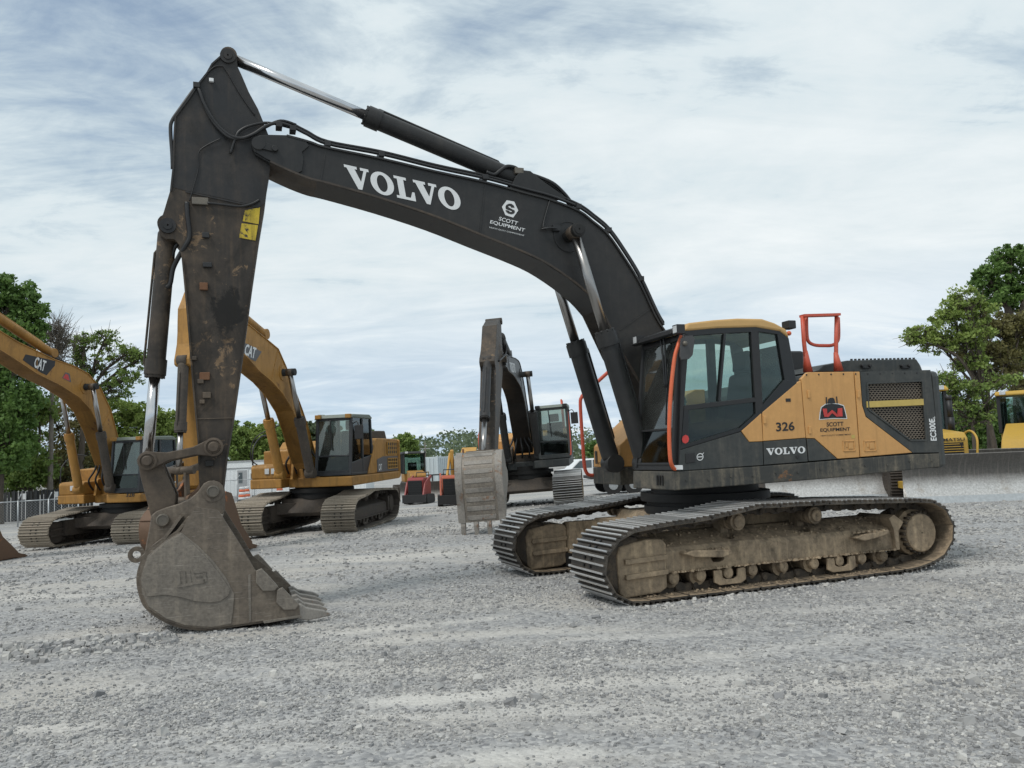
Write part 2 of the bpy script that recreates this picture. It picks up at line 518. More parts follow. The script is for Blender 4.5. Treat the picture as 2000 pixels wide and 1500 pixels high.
M['black2'] = flat('black_trim', (.010, .011, .012), .3)
M['deep'] = flat('oily_shade_black', (.008, .0075, .007), .6)  # oily parts, and the black that stands for shade behind the rollers
M['seat'] = flat('seat_cloth', (.030, .031, .032), .85)
M['chrome'] = flat('chromed_rod', (.60, .60, .61), .17, 1., .06, 3.)
M['chromedark'] = flat('dull_rod', (.34, .33, .32), .30, 1., .12, 4.)
M['red'] = paint('red_rail_paint', (.55, .085, .045), .45, dust=(.35, .20, .14), dust_amt=.3, dust_scale=5)
M['orange'] = paint('orange_rail_paint', (.66, .125, .045), .45, dust=(.4, .25, .16), dust_amt=.3, dust_scale=5)
M['white'] = flat('white_decal', (.72, .73, .73), .5, 0, .05)
M['decalblack'] = flat('black_decal', (.014, .014, .016), .5)
M['decalred'] = flat('red_decal', (.52, .045, .04), .5)
M['decalgrey'] = flat('grey_decal', (.10, .10, .105), .5)
M['stripe'] = flat('yellow_reflective_strip', (.55, .40, .11), .35, .2, .08)
M['warn'] = paint('warning_decal', (.55, .40, .03), .6, dust=(.05, .042, .035), dust_amt=1., dust_scale=5, streak=.9, chip=(.030, .027, .023), chip_amt=.62, chip_scale=7)
M['lampglass'] = flat('lamp_lens', (.55, .57, .58), .15)
M['amber'] = flat('amber_lens', (.7, .25, .02), .3)
M['mesh'] = paint('grille_wire', (.20, .165, .13), .6, .2, dust=(.30, .25, .19), dust_amt=.5, dust_scale=3)
M['glass'] = glass('tinted_cab_glass', (.66, .76, .71), .0, .02)
M['glassclear'] = glass('clear_cab_glass', (.92, .95, .93), .0, .02)
M['glassdark'] = glass('dark_tinted_glass', (.30, .39, .34), .0, .05)
M['glasswind'] = glass('dusty_sheen_windscreen', (.56, .65, .60), .04, .14, .07)  # sky reflection put in as grey over the glass, evenly and in patches
M['mirror'] = flat('mirror_back', (.055, .055, .056), .5)
M['blade'] = paint('polished_blade', (.40, .395, .385), .30, .92, dust=(.13, .11, .09), dust_amt=.6, dust_scale=2.2, streak=1.0, bump=.06, var=.2)
def blade_mat():
    mt, t, p = new_mat('worn_blade'); k = NT(t)
    v = k.coord('Object'); sp = k.n('ShaderNodeSeparateXYZ'); k.l(v, sp.inputs[0])
    n1 = k.noise(v, 2.2, 7, .65, .4); n2 = k.noise(v, 22, 6, .7); n3 = k.noise(k.coord('Object', (1, 6, .5)), 2.5, 5, .6)
    f = k.ramp(k.math('ADD', sp.outputs[2], k.math('MULTIPLY', k.math('SUBTRACT', n1, .5), .22)), .34, .66, (1, 1, 1), (0, 0, 0))
    dk = k.mix(k.ramp(n2, .3, .7), (.075, .070, .064), (.13, .122, .112))
    dk = k.mix(k.math('MULTIPLY', k.ramp(n3, .52, .72), .6), dk, (.22, .20, .175))
    br = k.mix(k.ramp(n2, .35, .65), (.40, .39, .375), (.66, .65, .63))
    br = k.mix(k.math('MULTIPLY', k.ramp(n1, .55, .66), .5), br, (.30, .24, .18))
    k.l(k.mix(f, dk, br), p.inputs['Base Color'])
    k.l(k.math('SUBTRACT', .58, k.math('MULTIPLY', f, .22)), p.inputs['Roughness'])
    k.l(k.math('MULTIPLY', f, .55), p.inputs['Metallic'])
    k.l(k.bump(n2, .08, .01), p.inputs['Normal'])
    return mt
M['blade'] = blade_mat()
M['rust'] = paint('rusty_steel', (.16, .075, .038), .75, .2, dust=(.24, .15, .09), dust_amt=.5, dust_scale=2.5, chip=(.09, .045, .03), chip_amt=.3, chip_scale=4, bump=.2)
M['rustdark'] = paint('brown_bucket_steel', (.135, .080, .050), .65, .2, dust=(.20, .12, .07), dust_amt=.5, dust_scale=1.8, chip=(.23, .085, .032), chip_amt=.38, chip_scale=2.5, bump=.15)
M['palesteel'] = paint('pale_bucket_steel', (.24, .222, .20), .6, .15, dust=(.38, .35, .305), dust_amt=.7, dust_scale=4, chip=(.15, .10, .07), chip_amt=.45, chip_scale=5, bump=.25, var=.25, stain=.3)
M['trailer'] = paint('white_siding', (.74, .77, .78), .6, dust=(.5, .5, .46), dust_amt=.2, dust_scale=1.2)
M['trim'] = flat('grey_trim', (.35, .36, .37), .6)
M['pane'] = flat('dark_window_pane', (.10, .12, .13), .12)
M['galv'] = flat('galvanised_steel', (.42, .44, .45), .45, .6)
M['slat'] = paint('dark_fence_slat', (.030, .032, .034), .7, dust=(.10, .10, .09), dust_amt=.4, dust_scale=2)
M['container'] = paint('pale_container_steel', (.50, .56, .58), .55, dust=(.35, .33, .30), dust_amt=.3, dust_scale=1.5)
M['redpaint'] = paint('red_machine_paint', (.24, .025, .024), .45, dust=(.25, .15, .12), dust_amt=.35, dust_scale=4)
M['orangepaint'] = paint('orange_machine_paint', (.38, .075, .03), .5, dust=(.3, .2, .14), dust_amt=.4, dust_scale=4)
M['carwhite'] = paint('white_car_paint', (.72, .73, .74), .25, dust=(.5, .48, .44), dust_amt=.15, dust_scale=2)
M['tyre'] = flat('tyre_rubber', (.022, .022, .022), .8)
M['cab_green'] = paint('grey_green_cab_roof', (.16, .19, .165), .5, dust=(.3, .28, .24), dust_amt=.4, dust_scale=2)
M['navy'] = paint('navy_cab_frame', (.018, .021, .026), .4, dust=(.16, .15, .13), dust_amt=.25, dust_scale=2)
M['cone'] = flat('cone_orange', (.72, .13, .03), .6)

for q in ('shoe', 'shoetan', 'grouser'): vary_by_object(M[q], .7)
def bark(name, c):
    mt, t, p = new_mat(name); k = NT(t)
    n = k.noise(k.coord('Object', (1, 1, .25)), 9, 6, .65)
    k.l(k.mix(k.ramp(n, .3, .7), tuple(x * .6 for x in c), tuple(x * 1.35 for x in c)), p.inputs['Base Color'])
    k.l(k.bump(n, .5, .03), p.inputs['Normal'])
    p.inputs['Roughness'].default_value = .9
    return mt
def leafmat(name, c, c2):
    mt, t, p = new_mat(name); k = NT(t)
    g = k.n('ShaderNodeNewGeometry')
    n = k.noise(k.coord('Object'), .55, 4, .6)
    f = k.math('ADD', k.math('MULTIPLY', g.outputs['Random Per Island'], .55), k.math('MULTIPLY', k.ramp(n, .3, .7), .45))
    k.l(k.mix(f, c, c2), p.inputs['Base Color'])
    p.inputs['Roughness'].default_value = .62
    tr = k.n('ShaderNodeBsdfTranslucent')
    k.l(k.mix(f, tuple(x * 1.1 for x in c), tuple(x * 1.2 for x in c2)), tr.inputs[0])
    mx = k.n('ShaderNodeMixShader'); mx.inputs[0].default_value = .3
    out = [x for x in t.nodes if x.type == 'OUTPUT_MATERIAL'][0]
    k.l(p.outputs[0], mx.inputs[1]); k.l(tr.outputs[0], mx.inputs[2]); k.l(mx.outputs[0], out.inputs[0])
    return mt
M['bark'] = bark('tree_bark', (.085, .068, .052))
M['barkgrey'] = bark('grey_bark', (.17, .15, .125))
M['leafdark'] = leafmat('dark_green_leaves', (0.0573, 0.1185, 0.0288), (0.1626, 0.2676, 0.0573))
M['leafmid'] = leafmat('mid_green_leaves', (0.0976, 0.1726, 0.0374), (0.2476, 0.3224, 0.075))
M['leaflight'] = leafmat('spring_green_leaves', (0.138, 0.2139, 0.0469), (0.2967, 0.3726, 0.0897))
M['leafbrown'] = leafmat('olive_brown_leaves', (0.1125, 0.1058, 0.0344), (0.2248, 0.2049, 0.0728))
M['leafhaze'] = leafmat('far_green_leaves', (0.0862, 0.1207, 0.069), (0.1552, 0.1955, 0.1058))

# gravel: pale compacted stone dust with blue-grey chippings
def gravel_mat():
    mt, t, p = new_mat('gravel'); k = NT(t)
    v = k.coord('Object')
    big = k.noise(k.coord('Object', (.35, .9, 1)), .55, 6, .6, .6)
    bigb = k.noise(k.coord('Object', (.5, 1.1, 1), (3, 8, 0)), .9, 6, .62, .4)
    fine = k.noise(v, 55, 4, .7)
    vo = k.n('ShaderNodeTexVoronoi'); vo.inputs['Scale'].default_value = 34; k.l(v, vo.inputs['Vector'])
    vo2 = k.n('ShaderNodeTexVoronoi'); vo2.inputs['Scale'].default_value = 13; k.l(v, vo2.inputs['Vector'])
    cell = k.n('ShaderNodeSeparateColor'); k.l(vo.outputs['Color'], cell.inputs[0])
    cell2 = k.n('ShaderNodeSeparateColor'); k.l(vo2.outputs['Color'], cell2.inputs[0])
    c = k.mix(cell.outputs[0], (.17, .17, .175), (.475, .468, .45))
    c = k.mix(k.math('MULTIPLY', cell2.outputs[1], .4), c, (.31, .315, .325))
    pale = k.math('MULTIPLY', k.ramp(big, .47, .60), k.math('ADD', .35, k.math('MULTIPLY', k.ramp(fine, .3, .6), .65)))
    c = k.mix(k.math('MULTIPLY', pale, .8), c, (.50, .47, .42))
    c = k.mix(k.math('MULTIPLY', k.ramp(bigb, .56, .70), .45), c, (.20, .205, .215))
    spk = k.noise(v, 9, 6, .72); spk2 = k.noise(v, 3.2, 5, .7)
    c = k.mix(k.math('MULTIPLY', k.ramp(spk, .50, .68), .55), c, (.46, .455, .445))
    c = k.mix(k.math('MULTIPLY', k.ramp(spk, .30, .48, (1, 1, 1), (0, 0, 0)), .42), c, (.15, .152, .157))
    c = k.mix(k.math('MULTIPLY', k.ramp(spk2, .34, .46, (1, 1, 1), (0, 0, 0)), .25), c, (.21, .212, .218))
    at_ = k.n('ShaderNodeAttribute'); at_.attribute_name = 'fines'
    c = k.mix(k.math('MULTIPLY', at_.outputs['Fac'], k.math('ADD', .45, k.math('MULTIPLY', k.ramp(fine, .3, .65), .55)), True), c, (.60, .58, .54))
    rustn = k.noise(v, 1.1, 5, .6)
    c = k.mix(k.math('MULTIPLY', k.ramp(rustn, .66, .78), .35), c, (.34, .22, .14))
    k.l(c, p.inputs['Base Color'])
    p.inputs['Roughness'].default_value = .92
    p.inputs['Specular IOR Level'].default_value = .25
    hgt = k.math('SUBTRACT', k.math('ADD', k.math('MULTIPLY', fine, .5), k.math('MULTIPLY', cell.outputs[1], .5)), k.math('MULTIPLY', vo.outputs['Distance'], .9))
    k.l(k.bump(hgt, .45, .016), p.inputs['Normal'])
    return mt
M['gravel'] = gravel_mat()
def stone_mat():
    mt, t, p = new_mat('stone_chippings'); k = NT(t)
    oi = k.n('ShaderNodeNewGeometry')
    x = k.n('ShaderNodeValToRGB'); e = x.color_ramp.elements
    e[0].position, e[0].color = 0, (.13, .132, .138, 1)
    e[1].position, e[1].color = 1, (.60, .585, .55, 1)
    a = e.new(.45); a.color = (.28, .282, .29, 1)
    b = e.new(.78); b.color = (.44, .432, .415, 1)
    k.l(oi.outputs['Random Per Island'], x.inputs[0])
    n = k.noise(k.coord('Object'), 3, 4, .6)
    k.l(k.mix(.35, x.outputs[0], k.mix(k.ramp(n, .3, .7), (.21, .21, .213), (.54, .52, .48)), 'MIX'), p.inputs['Base Color'])
    p.inputs['Roughness'].default_value = .9
    p.inputs['Specular IOR Level'].default_value = .25
    return mt
M['stone'] = stone_mat()

# ------------------------------------------------------------------ the yard: one sheet of gravel out to the horizon
def vnoise(x, y, seed=0):
    xi, yi = np.floor(x).astype(int), np.floor(y).astype(int)
    fx, fy = x - xi, y - yi
    fx, fy = fx * fx * (3 - 2 * fx), fy * fy * (3 - 2 * fy)
    def h(a, b):
        n = (a * 374761393 + b * 668265263 + seed * 982451653) & 0xffffffff
        n = ((n ^ (n >> 13)) * 1274126177) & 0xffffffff
        return ((n ^ (n >> 16)) & 0xffff) / 65535.0
    return (h(xi, yi) * (1 - fx) + h(xi + 1, yi) * fx) * (1 - fy) + (h(xi, yi + 1) * (1 - fx) + h(xi + 1, yi + 1) * fx) * fy
def fbm(x, y, o=4, seed=0):
    s, a = 0, .5
    for i in range(o):
        s = s + a * (vnoise(x * 2 ** i, y * 2 ** i, seed + i) - .5)
        a *= .5
    return s
def ridge(x, y):
    """low windrow of loose stone pushed up beside the bucket"""
    a, b = np.array([-6.4, 6.75]), np.array([-3.55, 8.0])
    d = b - a
    L = np.linalg.norm(d); d = d / L
    t = (x - a[0]) * d[0] + (y - a[1]) * d[1]
    n = -(x - a[0]) * d[1] + (y - a[1]) * d[0]
    e = np.clip((t + .6) / .8, 0, 1) * np.clip((L + .35 - t) / .7, 0, 1)
    return e * np.exp(-(n / .20) ** 2)
def zgr(x, y):
    x = np.asarray(x, float); y = np.asarray(y, float)
    near = np.exp(-np.maximum(0, np.hypot(x, y - 8) - 14) / 10)
    h = .05 * fbm(x * .45, y * .45, 3, 3) + (.032 * fbm(x * 1.7, y * 1.7, 3, 11) + .020 * fbm(x * 7, y * 7, 2, 17)) * near
    keep = np.clip(np.hypot((x - 2.5) / 4.4, (y - 11) / 3.2) - .55, 0, 1)     # rolled flat under the tracks
    h = h - .05 * np.exp(-(((x + 2.75) * .93 + (y - 8.78) * .36) / 1.0) ** 2 - (((y - 8.78) * .93 - (x + 2.75) * .36) / .7) ** 2)
    return gz(x, y) + h * (.25 + .75 * keep) - .006 + .065 * ridge(x, y) * (.6 + 1.2 * vnoise(x * 4, y * 4, 5))
def axis(lo, hi, a, b, step, grow=1.16):
    c = list(np.arange(a, b, step))
    s, x = step, c[-1]
    while x < hi:
        s *= grow; x += s; c.append(x)
    s, x = step, a
    pre = []
    while x > lo:
        s *= grow; x -= s; pre.append(x)
    return np.array(pre[::-1] + c)
xs, ys = axis(-1500, 1500, -7.5, 10.5, .075), axis(-60, 2500, 3.6, 15.5, .075)
XX, YY = np.meshgrid(xs, ys)
ZZ = zgr(XX, YY)
nx, ny = len(xs), len(ys)
me = bpy.data.meshes.new('ground')
I = np.arange(nx * ny).reshape(ny, nx)
quads = np.stack([I[:-1, :-1], I[:-1, 1:], I[1:, 1:], I[1:, :-1]], -1).reshape(-1, 4)
def np_mesh(me, V, F, smooth):
    nv, nf, k = len(V), len(F), F.shape[1]
    me.vertices.add(nv); me.loops.add(nf * k); me.polygons.add(nf)
    me.vertices.foreach_set('co', V.astype(np.float32).ravel())
    me.loops.foreach_set('vertex_index', F.astype(np.int32).ravel())
    me.polygons.foreach_set('loop_start', np.arange(0, nf * k, k, dtype=np.int32))
    me.polygons.foreach_set('use_smooth', np.full(nf, smooth))
    me.update(calc_edges=True)
    return me
np_mesh(me, np.stack([XX, YY, ZZ], -1).reshape(-1, 3), quads, True)
fines = np.zeros_like(XX)
def spot(u, v, a, b, w, rot=0.):
    global fines
    q = G(u, v); dx, dy = XX - q[0], YY - q[1]
    c, s_ = math.cos(rot), math.sin(rot)
    d = np.hypot((dx * c + dy * s_) / a, (-dx * s_ + dy * c) / b) + 1.3 * fbm(XX * 1.6, YY * 2.4, 4, 77)
    fines = np.maximum(fines, w * np.clip(1.7 * (1.15 - d), 0, 1))
for q in ((830, 1362, .75, .20, .95), (560, 1300, .6, .12, .4), (1250, 1330, 1.2, .16, .6), (1050, 1385, .8, .12, .55), (1500, 1345, .9, .12, .45), (150, 1420, .6, .10, .7), (480, 1460, .7, .10, .4), (1080, 1470, .6, .13, .8), (1350, 1400, .7, .10, .35), (60, 1165, 1.3, .25, .55),
          (420, 1150, .9, .2, .35), (950, 1240, 1.6, .16, .45), (1650, 1190, 1.2, .2, .4), (1900, 1110, 1.5, .5, .5), (700, 1090, 1.8, .6, .45), (350, 1075, 2.0, .5, .6), (820, 1030, 2.4, 1.0, .5), (1300, 1240, 1.0, .14, .45), (1750, 1300, .6, .12, .3)):
    spot(*q)
for lane in ([(250, 1345), (650, 1312), (1000, 1300), (1350, 1285), (1700, 1245), (2050, 1195)], [(150, 1455), (600, 1405), (1000, 1385), (1450, 1365), (1850, 1315), (2100, 1280)]):      # worn wheel lanes
    L_ = np.array(crom([G(*q)[:2] for q in lane], 8))
    dl = np.full(XX.shape, 9.)
    near = (YY < 14) & (np.abs(XX) < 14)
    for q in L_: dl[near] = np.minimum(dl[near], np.hypot((XX[near] - q[0]) * .55, YY[near] - q[1]))
    fines = np.maximum(fines, .42 * np.clip(1.3 - dl / .17 - 2.6 * np.abs(fbm(XX * 1.1, YY * 1.8, 4, 53)), 0, 1))
qa, qb = G(640, 1236), G(985, 1204)         # row of grouser prints left by the tracks
for i in range(15):
    q = qa + (qb - qa) * i / 14
    fines = np.maximum(fines, .95 * np.exp(-((XX - q[0]) / .055) ** 2 - ((YY - q[1]) / .13) ** 2))
atr = me.attributes.new('fines', 'FLOAT', 'POINT')
atr.data.foreach_set('value', fines.astype(np.float32).ravel())
me.materials.append(M['gravel'])
tag(link_obj('ground', me), kind='structure')

# loose stone chippings lying on it
def stones(n, y0, y1, s0, s1, pw=2.2, xr=None, dens=None):
    y = y0 + (y1 - y0) * rng.random(n) ** .8
    x = (rng.random(n) - .5) * (1.34 * (y + .4) + np.where(rng.random(n) < .3, 6., 0.)) if xr is None else xr[0] + (xr[1] - xr[0]) * rng.random(n)
    s = s0 + (s1 - s0) * rng.random(n) ** pw
    return x, y, s
parts = [stones(98000, 3.2, 7.2, .005, .023, 2.6), stones(70000, 6.3, 11.5, .007, .028, 2.4), stones(26000, 11, 20, .016, .05), stones(9000, 19, 32, .025, .07), stones(700, 3.8, 12, .028, .065, 1.8)]
x = np.concatenate([p[0] for p in parts]); y = np.concatenate([p[1] for p in parts]); s = np.concatenate([p[2] for p in parts])
patch = fbm(x * .35 + 5, y * .9, 4, 31) + .25 * fbm(x * 2, y * 2, 2, 8)
keep = rng.random(len(x)) < np.clip(.44 + 3.4 * patch + .12 * np.clip(x - 1.5, 0, 3), .10, 1)
ix = np.clip(np.searchsorted(xs, x), 0, nx - 1); iy = np.clip(np.searchsorted(ys, y), 0, ny - 1)
keep &= rng.random(len(x)) > 1.0 * fines[iy, ix]
x, y, s = x[keep], y[keep], s[keep]
s = s * (1 + 1.0 * np.clip((x - 2) / 2.5, 0, 1) * np.clip((8 - y) / 3, 0, 1))
# coarse rock along the windrow and round the bucket
t = rng.random(2600); nrm = rng.normal(0, .17, 2600)
wx = -6.4 + 3.05 * t + nrm * -.41; wy = 6.75 + 1.34 * t + nrm * .91
x = np.concatenate([x, wx]); y = np.concatenate([y, wy]); s = np.concatenate([s, .018 + .05 * rng.random(2600) ** 2.5])
def heap(pts, n, sp, s0, s1):
    global x, y, s
    P_ = np.array(pts); k = rng.integers(0, len(P_) - 1, n); t = rng.random(n)
    q = P_[k] + (P_[k + 1] - P_[k]) * t[:, None] + rng.normal(0, sp, (n, 2))
    x = np.concatenate([x, q[:, 0]]); y = np.concatenate([y, q[:, 1]]); s = np.concatenate([s, s0 + (s1 - s0) * rng.random(n) ** 2.2])
heap([G(290, 1190)[:2], G(320, 1214)[:2], G(365, 1230)[:2], G(440, 1229)[:2], G(520, 1219)[:2], G(590, 1210)[:2]], 900, .06, .010, .036)
heap([G(1130, 1150)[:2], G(1180, 1180)[:2], G(1235, 1191)[:2], G(1480, 1160)[:2], G(1790, 1117)[:2], G(1850, 1105)[:2]], 2600, .05, .010, .045)
heap([G(965, 1105)[:2], G(1000, 1132)[:2], G(1110, 1128)[:2]], 700, .05, .010, .04)
cube = np.array([(-1, -1, -1), (1, -1, -1), (1, 1, -1), (-1, 1, -1), (-1, -1, 1), (1, -1, 1), (1, 1, 1), (-1, 1, 1)], float)
cf = np.array([(0, 3, 2, 1), (4, 5, 6, 7), (0, 1, 5, 4), (1, 2, 6, 5), (2, 3, 7, 6), (3, 0, 4, 7)])
n = len(x)
V = cube[None] * (1 + .55 * (rng.random((n, 8, 3)) - .5))
V[:, 4:, :2] *= (.45 + .5 * rng.random((n, 1, 1)))
V = V * np.stack([.5 + .25 * rng.random(n), .42 + .2 * rng.random(n), .24 + .2 * rng.random(n)], -1)[:, None]
a = rng.random(n) * 6.283; b = rng.normal(0, .30, n)
ca, sa, cb, sb = np.cos(a), np.sin(a), np.cos(b), np.sin(b)
Vx, Vy, Vz = V[..., 0], V[..., 1], V[..., 2]
Vy, Vz = Vy * cb[:, None] - Vz * sb[:, None], Vy * sb[:, None] + Vz * cb[:, None]
Vx, Vy = Vx * ca[:, None] - Vy * sa[:, None], Vx * sa[:, None] + Vy * ca[:, None]
V = np.stack([Vx, Vy, Vz], -1) * s[:, None, None] + np.stack([x, y, zgr(x, y) + s * .16], -1)[:, None]
me = bpy.data.meshes.new('gravel_stones')
np_mesh(me, V.reshape(-1, 3), (cf[None] + 8 * np.arange(n)[:, None, None]).reshape(-1, 4), False)
me.materials.append(M['stone'])
tag(link_obj('gravel_stones', me), 'loose crushed grey stone scattered over the whole yard', 'gravel', kind='stuff')

# ------------------------------------------------------------------ builders shared by the four excavators
def ribbon(mb, pts, y0, y1, t, m=0, side=1):
    """a bent plate following a line of (x, z) points, t thick towards its own side"""
    P = [np.array(p, float) for p in pts]
    N = []
    for i in range(len(P)):
        d = P[min(i + 1, len(P) - 1)] - P[max(i - 1, 0)]
        d /= np.linalg.norm(d) + 1e-9
        N.append(np.array([-d[1], d[0]]) * side)
    for i in range(len(P) - 1):
        a, b = P[i], P[i + 1]; c, d = P[i + 1] + N[i + 1] * t, P[i] + N[i] * t
        v = [(q[0], y, q[1]) for y in (y0, y1) for q in (a, b, c, d)]
        f = [(0, 1, 5, 4), (2, 3, 7, 6), (0, 3, 2, 1), (4, 5, 6, 7)]
        if i == 0: f.append((3, 0, 4, 7))
        if i == len(P) - 2: f.append((1, 2, 6, 5))
        mb.add(v, f, False, m)
    return mb
LOOP = [(2.128, .777), (2.31, .66), (2.415, .50), (2.43, .37), (2.37, .20), (2.24, .07), (2.02, .0), (1.5, -.004), (.5, -.004), (-.6, .0), (-1.55, .006), (-1.93, .035),
        (-2.24, .12), (-2.43, .28), (-2.50, .47), (-2.455, .64), (-2.34, .78), (-2.10, .872), (-1.6, .905), (-1.09, .927), (-.45, .95), (.10, .958), (.45, .962), (.65, .935), (1.14, .878), (1.65, .845), (1.93, .82)]
def loop_stations(n):
    P = np.array(crom(LOOP, 14, True))
    d = np.linalg.norm(np.roll(P, -1, 0) - P, axis=1)
    c = np.concatenate([[0], np.cumsum(d)])
    Q = np.vstack([P, P[:1]])
    st = []
    for i in range(n):
        def pt(t):
            t %= c[-1]
            return np.array([np.interp(t, c, Q[:, 0]), np.interp(t, c, Q[:, 1])])
        t = c[-1] * i / n
        a, b = pt(t - .07), pt(t + .07)
        T = (b - a) / np.linalg.norm(b - a)
        st.append(((a + b) / 2 * .35 + pt(t) * .65, T))
    return st, c[-1] / n
NSHOE = 46
STAT, PITCHL = loop_stations(NSHOE)
def shoe_mesh(w, mats):
    mb = MB()
    L = PITCHL * .485
    mb.box(-L, L, -w / 2, w / 2, -.052, -.034)
    mb.add([(L - .03, -w / 2, -.034), (L, -w / 2, -.034), (L + .018, -w / 2, -.058), (L - .01, -w / 2, -.052), (L - .03, w / 2, -.034), (L, w / 2, -.034), (L + .018, w / 2, -.058), (L - .01, w / 2, -.052)],
           [(0, 1, 2, 3), (7, 6, 5, 4), (0, 4, 5, 1), (1, 5, 6, 2), (2, 6, 7, 3)])
    for gx in (-.086, -.004, .078):
        for z0, z1, b0, b1, mm in ((-.034, -.008, .018, .012, 0), (-.008, .003, .012, .009, 1)):
            mb.prism([(gx - b0, z0), (gx + b0, z0), (gx + b1, z1), (gx - b1, z1)], -w / 2 + .004, w / 2 - .004, mm)
    for sy in (-1, 1):
        mb.box(-.058, -.030, sy * .075 - .016, sy * .075 + .016, -.034, -.018, 2)
        mb.box(.024, .050, sy * .075 - .016, sy * .075 + .016, -.034, -.018, 2)
    mb.box(-L + .004, L - .004, -w / 2 + .004, w / 2 - .004, -.0545, -.0525, 3)
    return mb.mesh('track_shoe', mats)
def undercarriage(root, delta, w=.82, gauge=2.59, shoe=('shoe', 'grouser', 'deep', 'mud'), frame='mud', chainm='chain', fine=True):
    D = Matrix.Rotation(delta, 4, 'Z')
    fm, cm = M[frame], M[chainm]
    off = gauge / 2 - 1.295
    sm = shoe_mesh(w, [M[k] for k in shoe])
    for sg in (1, -1):
        def Y(v): return sg * (v + off)
        def yb(a, b): return (min(Y(a), Y(b)), max(Y(a), Y(b)))
        # chain of links, each with its pin ends
        mb = MB()
        for (c, T) in STAT:
            Nn = np.array([T[1], -T[0]])
            if Nn @ (c - np.array([0, .45])) < 0: Nn = -Nn
            for yy in (1.205, 1.385):
                q = [c + T * a - Nn * h for a, h in ((-.105, .052), (.09, .052), (.115, .075), (.105, .135), (.03, .125), (-.03, .150), (-.10, .150), (-.125, .10))]
                mb.prism([tuple(p) for p in q], *yb(yy - .024, yy + .024))
            p = c - T * .085 - Nn * .105
            mb.cyl((p[0], Y(1.15), p[1]), (p[0], Y(1.44), p[1]), .032, n=8)
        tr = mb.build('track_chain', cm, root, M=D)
        for (c, T) in STAT:
            Nn = np.array([T[1], -T[0]])
            if Nn @ (c - np.array([0, .45])) < 0: Nn = -Nn
            mm = Matrix(((T[0], 0, Nn[0], c[0]), (0, 1, 0, Y(1.295)), (T[1], 0, Nn[1], c[1]), (0, 0, 0, 1)))
            mm = mm @ Matrix.Rotation(random.gauss(0, .012), 4, 'Y') @ Matrix.Rotation(random.gauss(0, .006), 4, 'Z')
            link_obj('track_shoe', sm, tr, mm)
        # side frame
        mb = MB()
        mb.prismx([(Y(1.50), .275), (Y(1.50), .495), (Y(1.46), .54), (Y(1.12), .668), (Y(.98), .668), (Y(.98), .275)], -1.70, 1.55)
        mb.prismx([(Y(1.555), .250), (Y(1.555), .274), (Y(.95), .274), (Y(.95), .250)], -1.69, 1.55)
        mb.prism([(-1.71, .275), (-1.71, .50), (-1.80, .60), (-1.66, .70), (-1.58, .66), (-1.64, .52), (-1.66, .275)], *yb(1.0, 1.56))
        fo = mb.build('track_frame', fm, root, .012 if fine else 0, M=D)
        if fine:
            cs = []
            for hx in (.62, -.46): cs.append(MB().cyl((hx, Y(1.30), .3), (hx, Y(1.30), .9), .10, n=18))
            cs.append(MB().prism([(.80, .36), (.80, .44), (.98, .44), (.985, .40), (.95, .34), (.86, .335)], *yb(1.3, 1.7)))
            fo.modifiers.clear(); fo.matrix_local = Matrix.Identity(4)
            cut(fo, cs); fo.matrix_local = D
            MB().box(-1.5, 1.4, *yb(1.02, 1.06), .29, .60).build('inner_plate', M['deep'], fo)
            for (a, b, z0, z1) in ((1.39, .78, .505, .455), (-.98, -1.50, .50, .515)):
                s_ = MB()
                s_.prism([(a, z0 - .03), (a - .10 * (1 if a > b else 1), z0 + .0), (b, z1 + .02), (b, z1 - .03), (b + .12, z1 - .055), (a - .14, z0 - .075)], *yb(1.49, 1.62))
                s_.build('step', fm, fo, .01)
        if fine: MB().box(-1.75, 1.6, *yb(.99, 1.03), .075, .249).build('light_block_plate', M['deep'], root, M=D)  # added black plate that blocks light coming through behind the rollers
        # front guard, idler, sprocket hub
        mb = MB()
        mb.prism([(2.13, .60), (1.80, .655), (1.60, .645), (1.545, .59), (1.563, .12), (1.65, .075), (2.10, .055), (2.15, .12), (2.16, .50)], *yb(1.06, 1.52))
        gd = mb.build('idler_guard', fm, root, .02, M=D)
        for yo, y1 in ((1.50, 1.56), (1.02, 1.08)):
            for z in (.43, .27):
                MB().prism([(2.08, z - .02), (1.56, z), (1.56, z + .05), (2.08, z + .035)], *yb(yo, y1)).build('rib', fm, gd, .006)
        mb = MB()
        mb.lathe((2.03, Y(1.08), .39), (2.03, Y(1.5), .39), [(0, .02), (0, .27), (.03, .31), (.14, .31), (.14, .34), (.28, .34), (.28, .31), (.40, .31), (.42, .26), (.42, .02)], 26)
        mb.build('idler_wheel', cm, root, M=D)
        mb = MB()
        a = (-2.09, Y(1.06), .45); b = (-2.09, Y(1.7), .45)
        mb.lathe(a, b, [(0, .01), (0, .27), (.20, .29), (.36, .285), (.40, .245), (.49, .235), (.50, .22), (.50, .01)], 30)
        hb = mb.build('final_drive', fm, root, M=D)
        mb = MB()
        for i in range(22):
            q = 2 * math.pi * i / 22
            c0 = (-2.09 + .245 * math.cos(q), Y(1.46), .45 + .245 * math.sin(q))
            mb.cyl(c0, (c0[0], Y(1.535), c0[2]), .019, n=6)
        tag(mb.build('hub_bolts', cm, hb), kind='stuff')
        mb = MB()
        nt_ = 21
        pts = []
        for i in range(nt_):
            for dq, rr in ((-.30, .33), (-.12, .385), (.12, .385), (.30, .33)):
                q = 2 * math.pi * (i + dq) / nt_
                pts.append((-2.09 + rr * math.cos(q), .45 + rr * math.sin(q)))
        mb.prism(pts, *yb(1.26, 1.32))
        mb.build('sprocket', cm, root, M=D)
